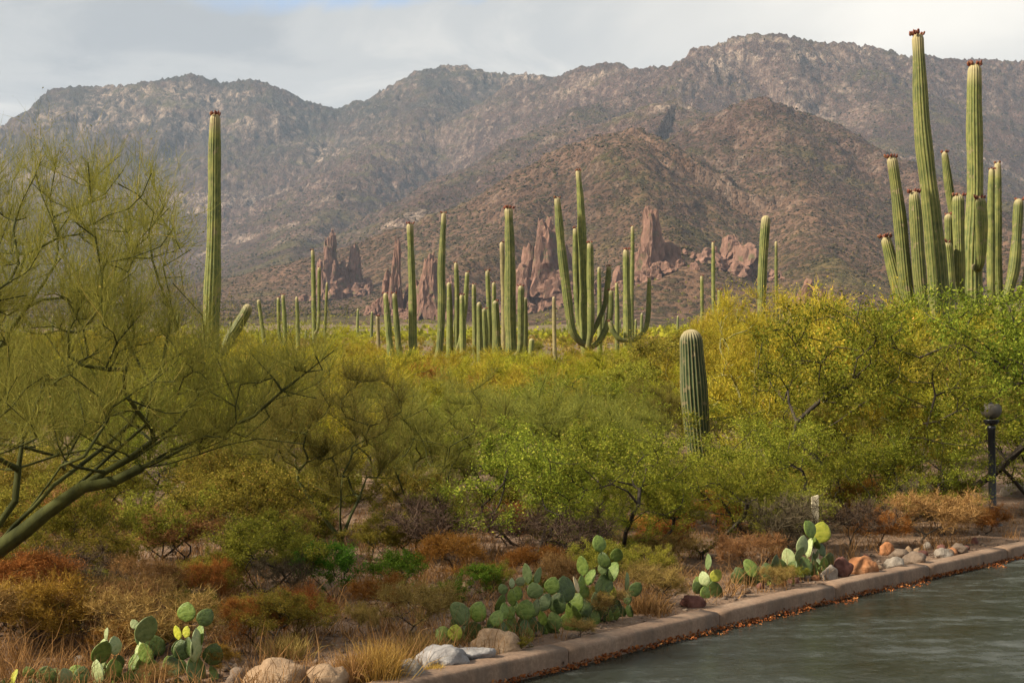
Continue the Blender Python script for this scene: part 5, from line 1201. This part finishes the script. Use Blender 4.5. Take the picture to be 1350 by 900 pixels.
n = 8000; sarc = rng.uniform(5, 34, n); pat = fbm(sarc / 0.8, sarc * 0 + 3, 4, 66); wd = np.clip(0.10 + 0.35 * pat, 0.01, 0.34) * np.where(sarc > 16.5, 1.0, 0.35) * np.where(fbm(sarc / 2.3, sarc * 0 + 9, 2, 67) > -0.05, 1.0, 0.25)
dd = -rng.random(n) ** 1.6 * wd - 0.004
kx = np.interp(sarc, cum, KF[:, 0]); ky = np.interp(sarc, cum, KF[:, 1]); tx = np.interp(sarc + 0.1, cum, KF[:, 0]) - kx; ty = np.interp(sarc + 0.1, cum, KF[:, 1]) - ky
ln = np.hypot(tx, ty); X0 = kx - ty / ln * dd; Y0 = ky + tx / ln * dd
lp = np.stack([X0, Y0, base_h(X0, Y0) + 0.006 + 0.03 * rng.random(n) * np.exp(dd / 0.08)], -1)
dr = rng.normal(size=(n, 3)); dr[:, 2] *= 0.25
V, q = leaves(lp, rng, 0.024, 0.6, dr * 2)
obj('fallen_leaves', mesh_np('fallen_leaves', V, [q], [M['litter']], {'tint': np.repeat(rng.random(n), 4)}), kind='stuff', label='line of orange fallen leaves along the gutter')
n = 2600; ys = np.exp(rng.uniform(math.log(7.2), math.log(18), n)); xs = rng.uniform(-0.42, 0.40, n) * ys; dk, _ = poly_dist(xs, ys, KL); ok = dk > 0.24; xs, ys = xs[ok], ys[ok]; n = len(xs)
sz = 0.012 + 0.03 * rng.random(n) ** 3; octa = np.array([(1, 0, 0), (0, 1, 0), (-1, 0, 0), (0, -1, 0), (0, 0, 0.7), (0, 0, -0.7)])
V = octa[None] * (1 + 0.35 * rng.normal(size=(n, 6, 1))) * sz[:, None, None]; V[:, :, 0] += xs[:, None]; V[:, :, 1] += ys[:, None]; V[:, :, 2] += ground_z(xs, ys)[:, None] + 0.005
of = np.array([(0, 1, 4), (1, 2, 4), (2, 3, 4), (3, 0, 4), (1, 0, 5), (2, 1, 5), (3, 2, 5), (0, 3, 5)])
obj('gravel', mesh_np('gravel', V.reshape(-1, 3), [(np.arange(n) * 6)[:, None, None].repeat(8, 1).reshape(-1, 1) + np.tile(of, (n, 1))], [M['rock_brown']]), kind='stuff', label='loose brown gravel scattered behind the kerb')

def scrub_leafy(name, n, Y0, Y1, nq, size, hgt, matk, label, seed):
    r = np.random.default_rng(seed); ys = np.exp(r.uniform(math.log(Y0), math.log(Y1), n)); xs = r.uniform(-0.44, 0.44, n) * ys
    z = np.where(ys < 700, ground_z(xs, ys), mtn_z(xs, ys)); hs = hgt * (0.5 + r.random(n))
    v = r.normal(size=(n, nq, 3)); v /= np.linalg.norm(v, axis=2)[:, :, None]; v[:, :, 2] = np.abs(v[:, :, 2])
    p = v * hs[:, None, None] * (0.6 + 0.4 * r.random((n, nq, 1))) * np.array([0.8, 0.8, 0.95]) + np.stack([xs, ys, z], -1)[:, None, :]
    V, q = leaves(p.reshape(-1, 3), r, size, 0.7, np.array([0, 0, 0.3]))
    obj(name, mesh_np(name, V, [q], [M[matk]], {'tint': np.repeat(np.repeat(np.clip(r.normal(0.45, 0.2, n), 0, 1), nq) * 0.6 + 0.4 * r.random(n * nq), 4)}), kind='stuff', label=label)
M['cover'] = foliage_mat('yellow_ground_cover', [(0, (0.15, 0.12, 0.03)), (0.5, (0.28, 0.23, 0.05)), (1, (0.40, 0.31, 0.09))], 0.3)
scrub_leafy('ground_cover', 3000, 34, 180, 24, 0.16, 0.42, 'cover', 'low yellow-green ground cover among the saguaros', 63)
scrub_leafy('slope_scrub', 3800, 170, 900, 14, 0.75, 1.3, 'pv_far', 'mass of far yellow-green scrub covering the slope below the mountains', 61)
M['scrub_dark'] = foliage_mat('hillside_scrub', [(0, (0.025, 0.024, 0.011)), (0.5, (0.055, 0.05, 0.02)), (1, (0.11, 0.09, 0.035))], 0.1)
r = np.random.default_rng(62); n = 34000; ys = np.exp(r.uniform(math.log(880), math.log(3200), n)); xs = r.uniform(-0.40, 0.40, n) * ys
z = mtn_z(xs, ys); ok = fbm(xs / 140, ys / 140, 3, 91) > -0.25; xs, ys, z = xs[ok], ys[ok], z[ok]; n = len(xs)
sz = (0.8 + 1.3 * r.random(n) ** 2) * np.clip(ys / 1500, 0.8, 1.7)
V = octa[None] * (1 + 0.3 * r.normal(size=(n, 6, 1))) * sz[:, None, None]; V[:, :, 0] += xs[:, None]; V[:, :, 1] += ys[:, None]; V[:, :, 2] += z[:, None] + 0.4
obj('hillside_scrub', mesh_np('hillside_scrub', V.reshape(-1, 3), [(np.arange(n) * 6)[:, None, None].repeat(8, 1).reshape(-1, 1) + np.tile(of, (n, 1))], [M['scrub_dark']], {'tint': np.repeat(r.random(n), 6)}), kind='stuff', label='dark scrub dotted all over the mountain slopes')
#@@SECTION4
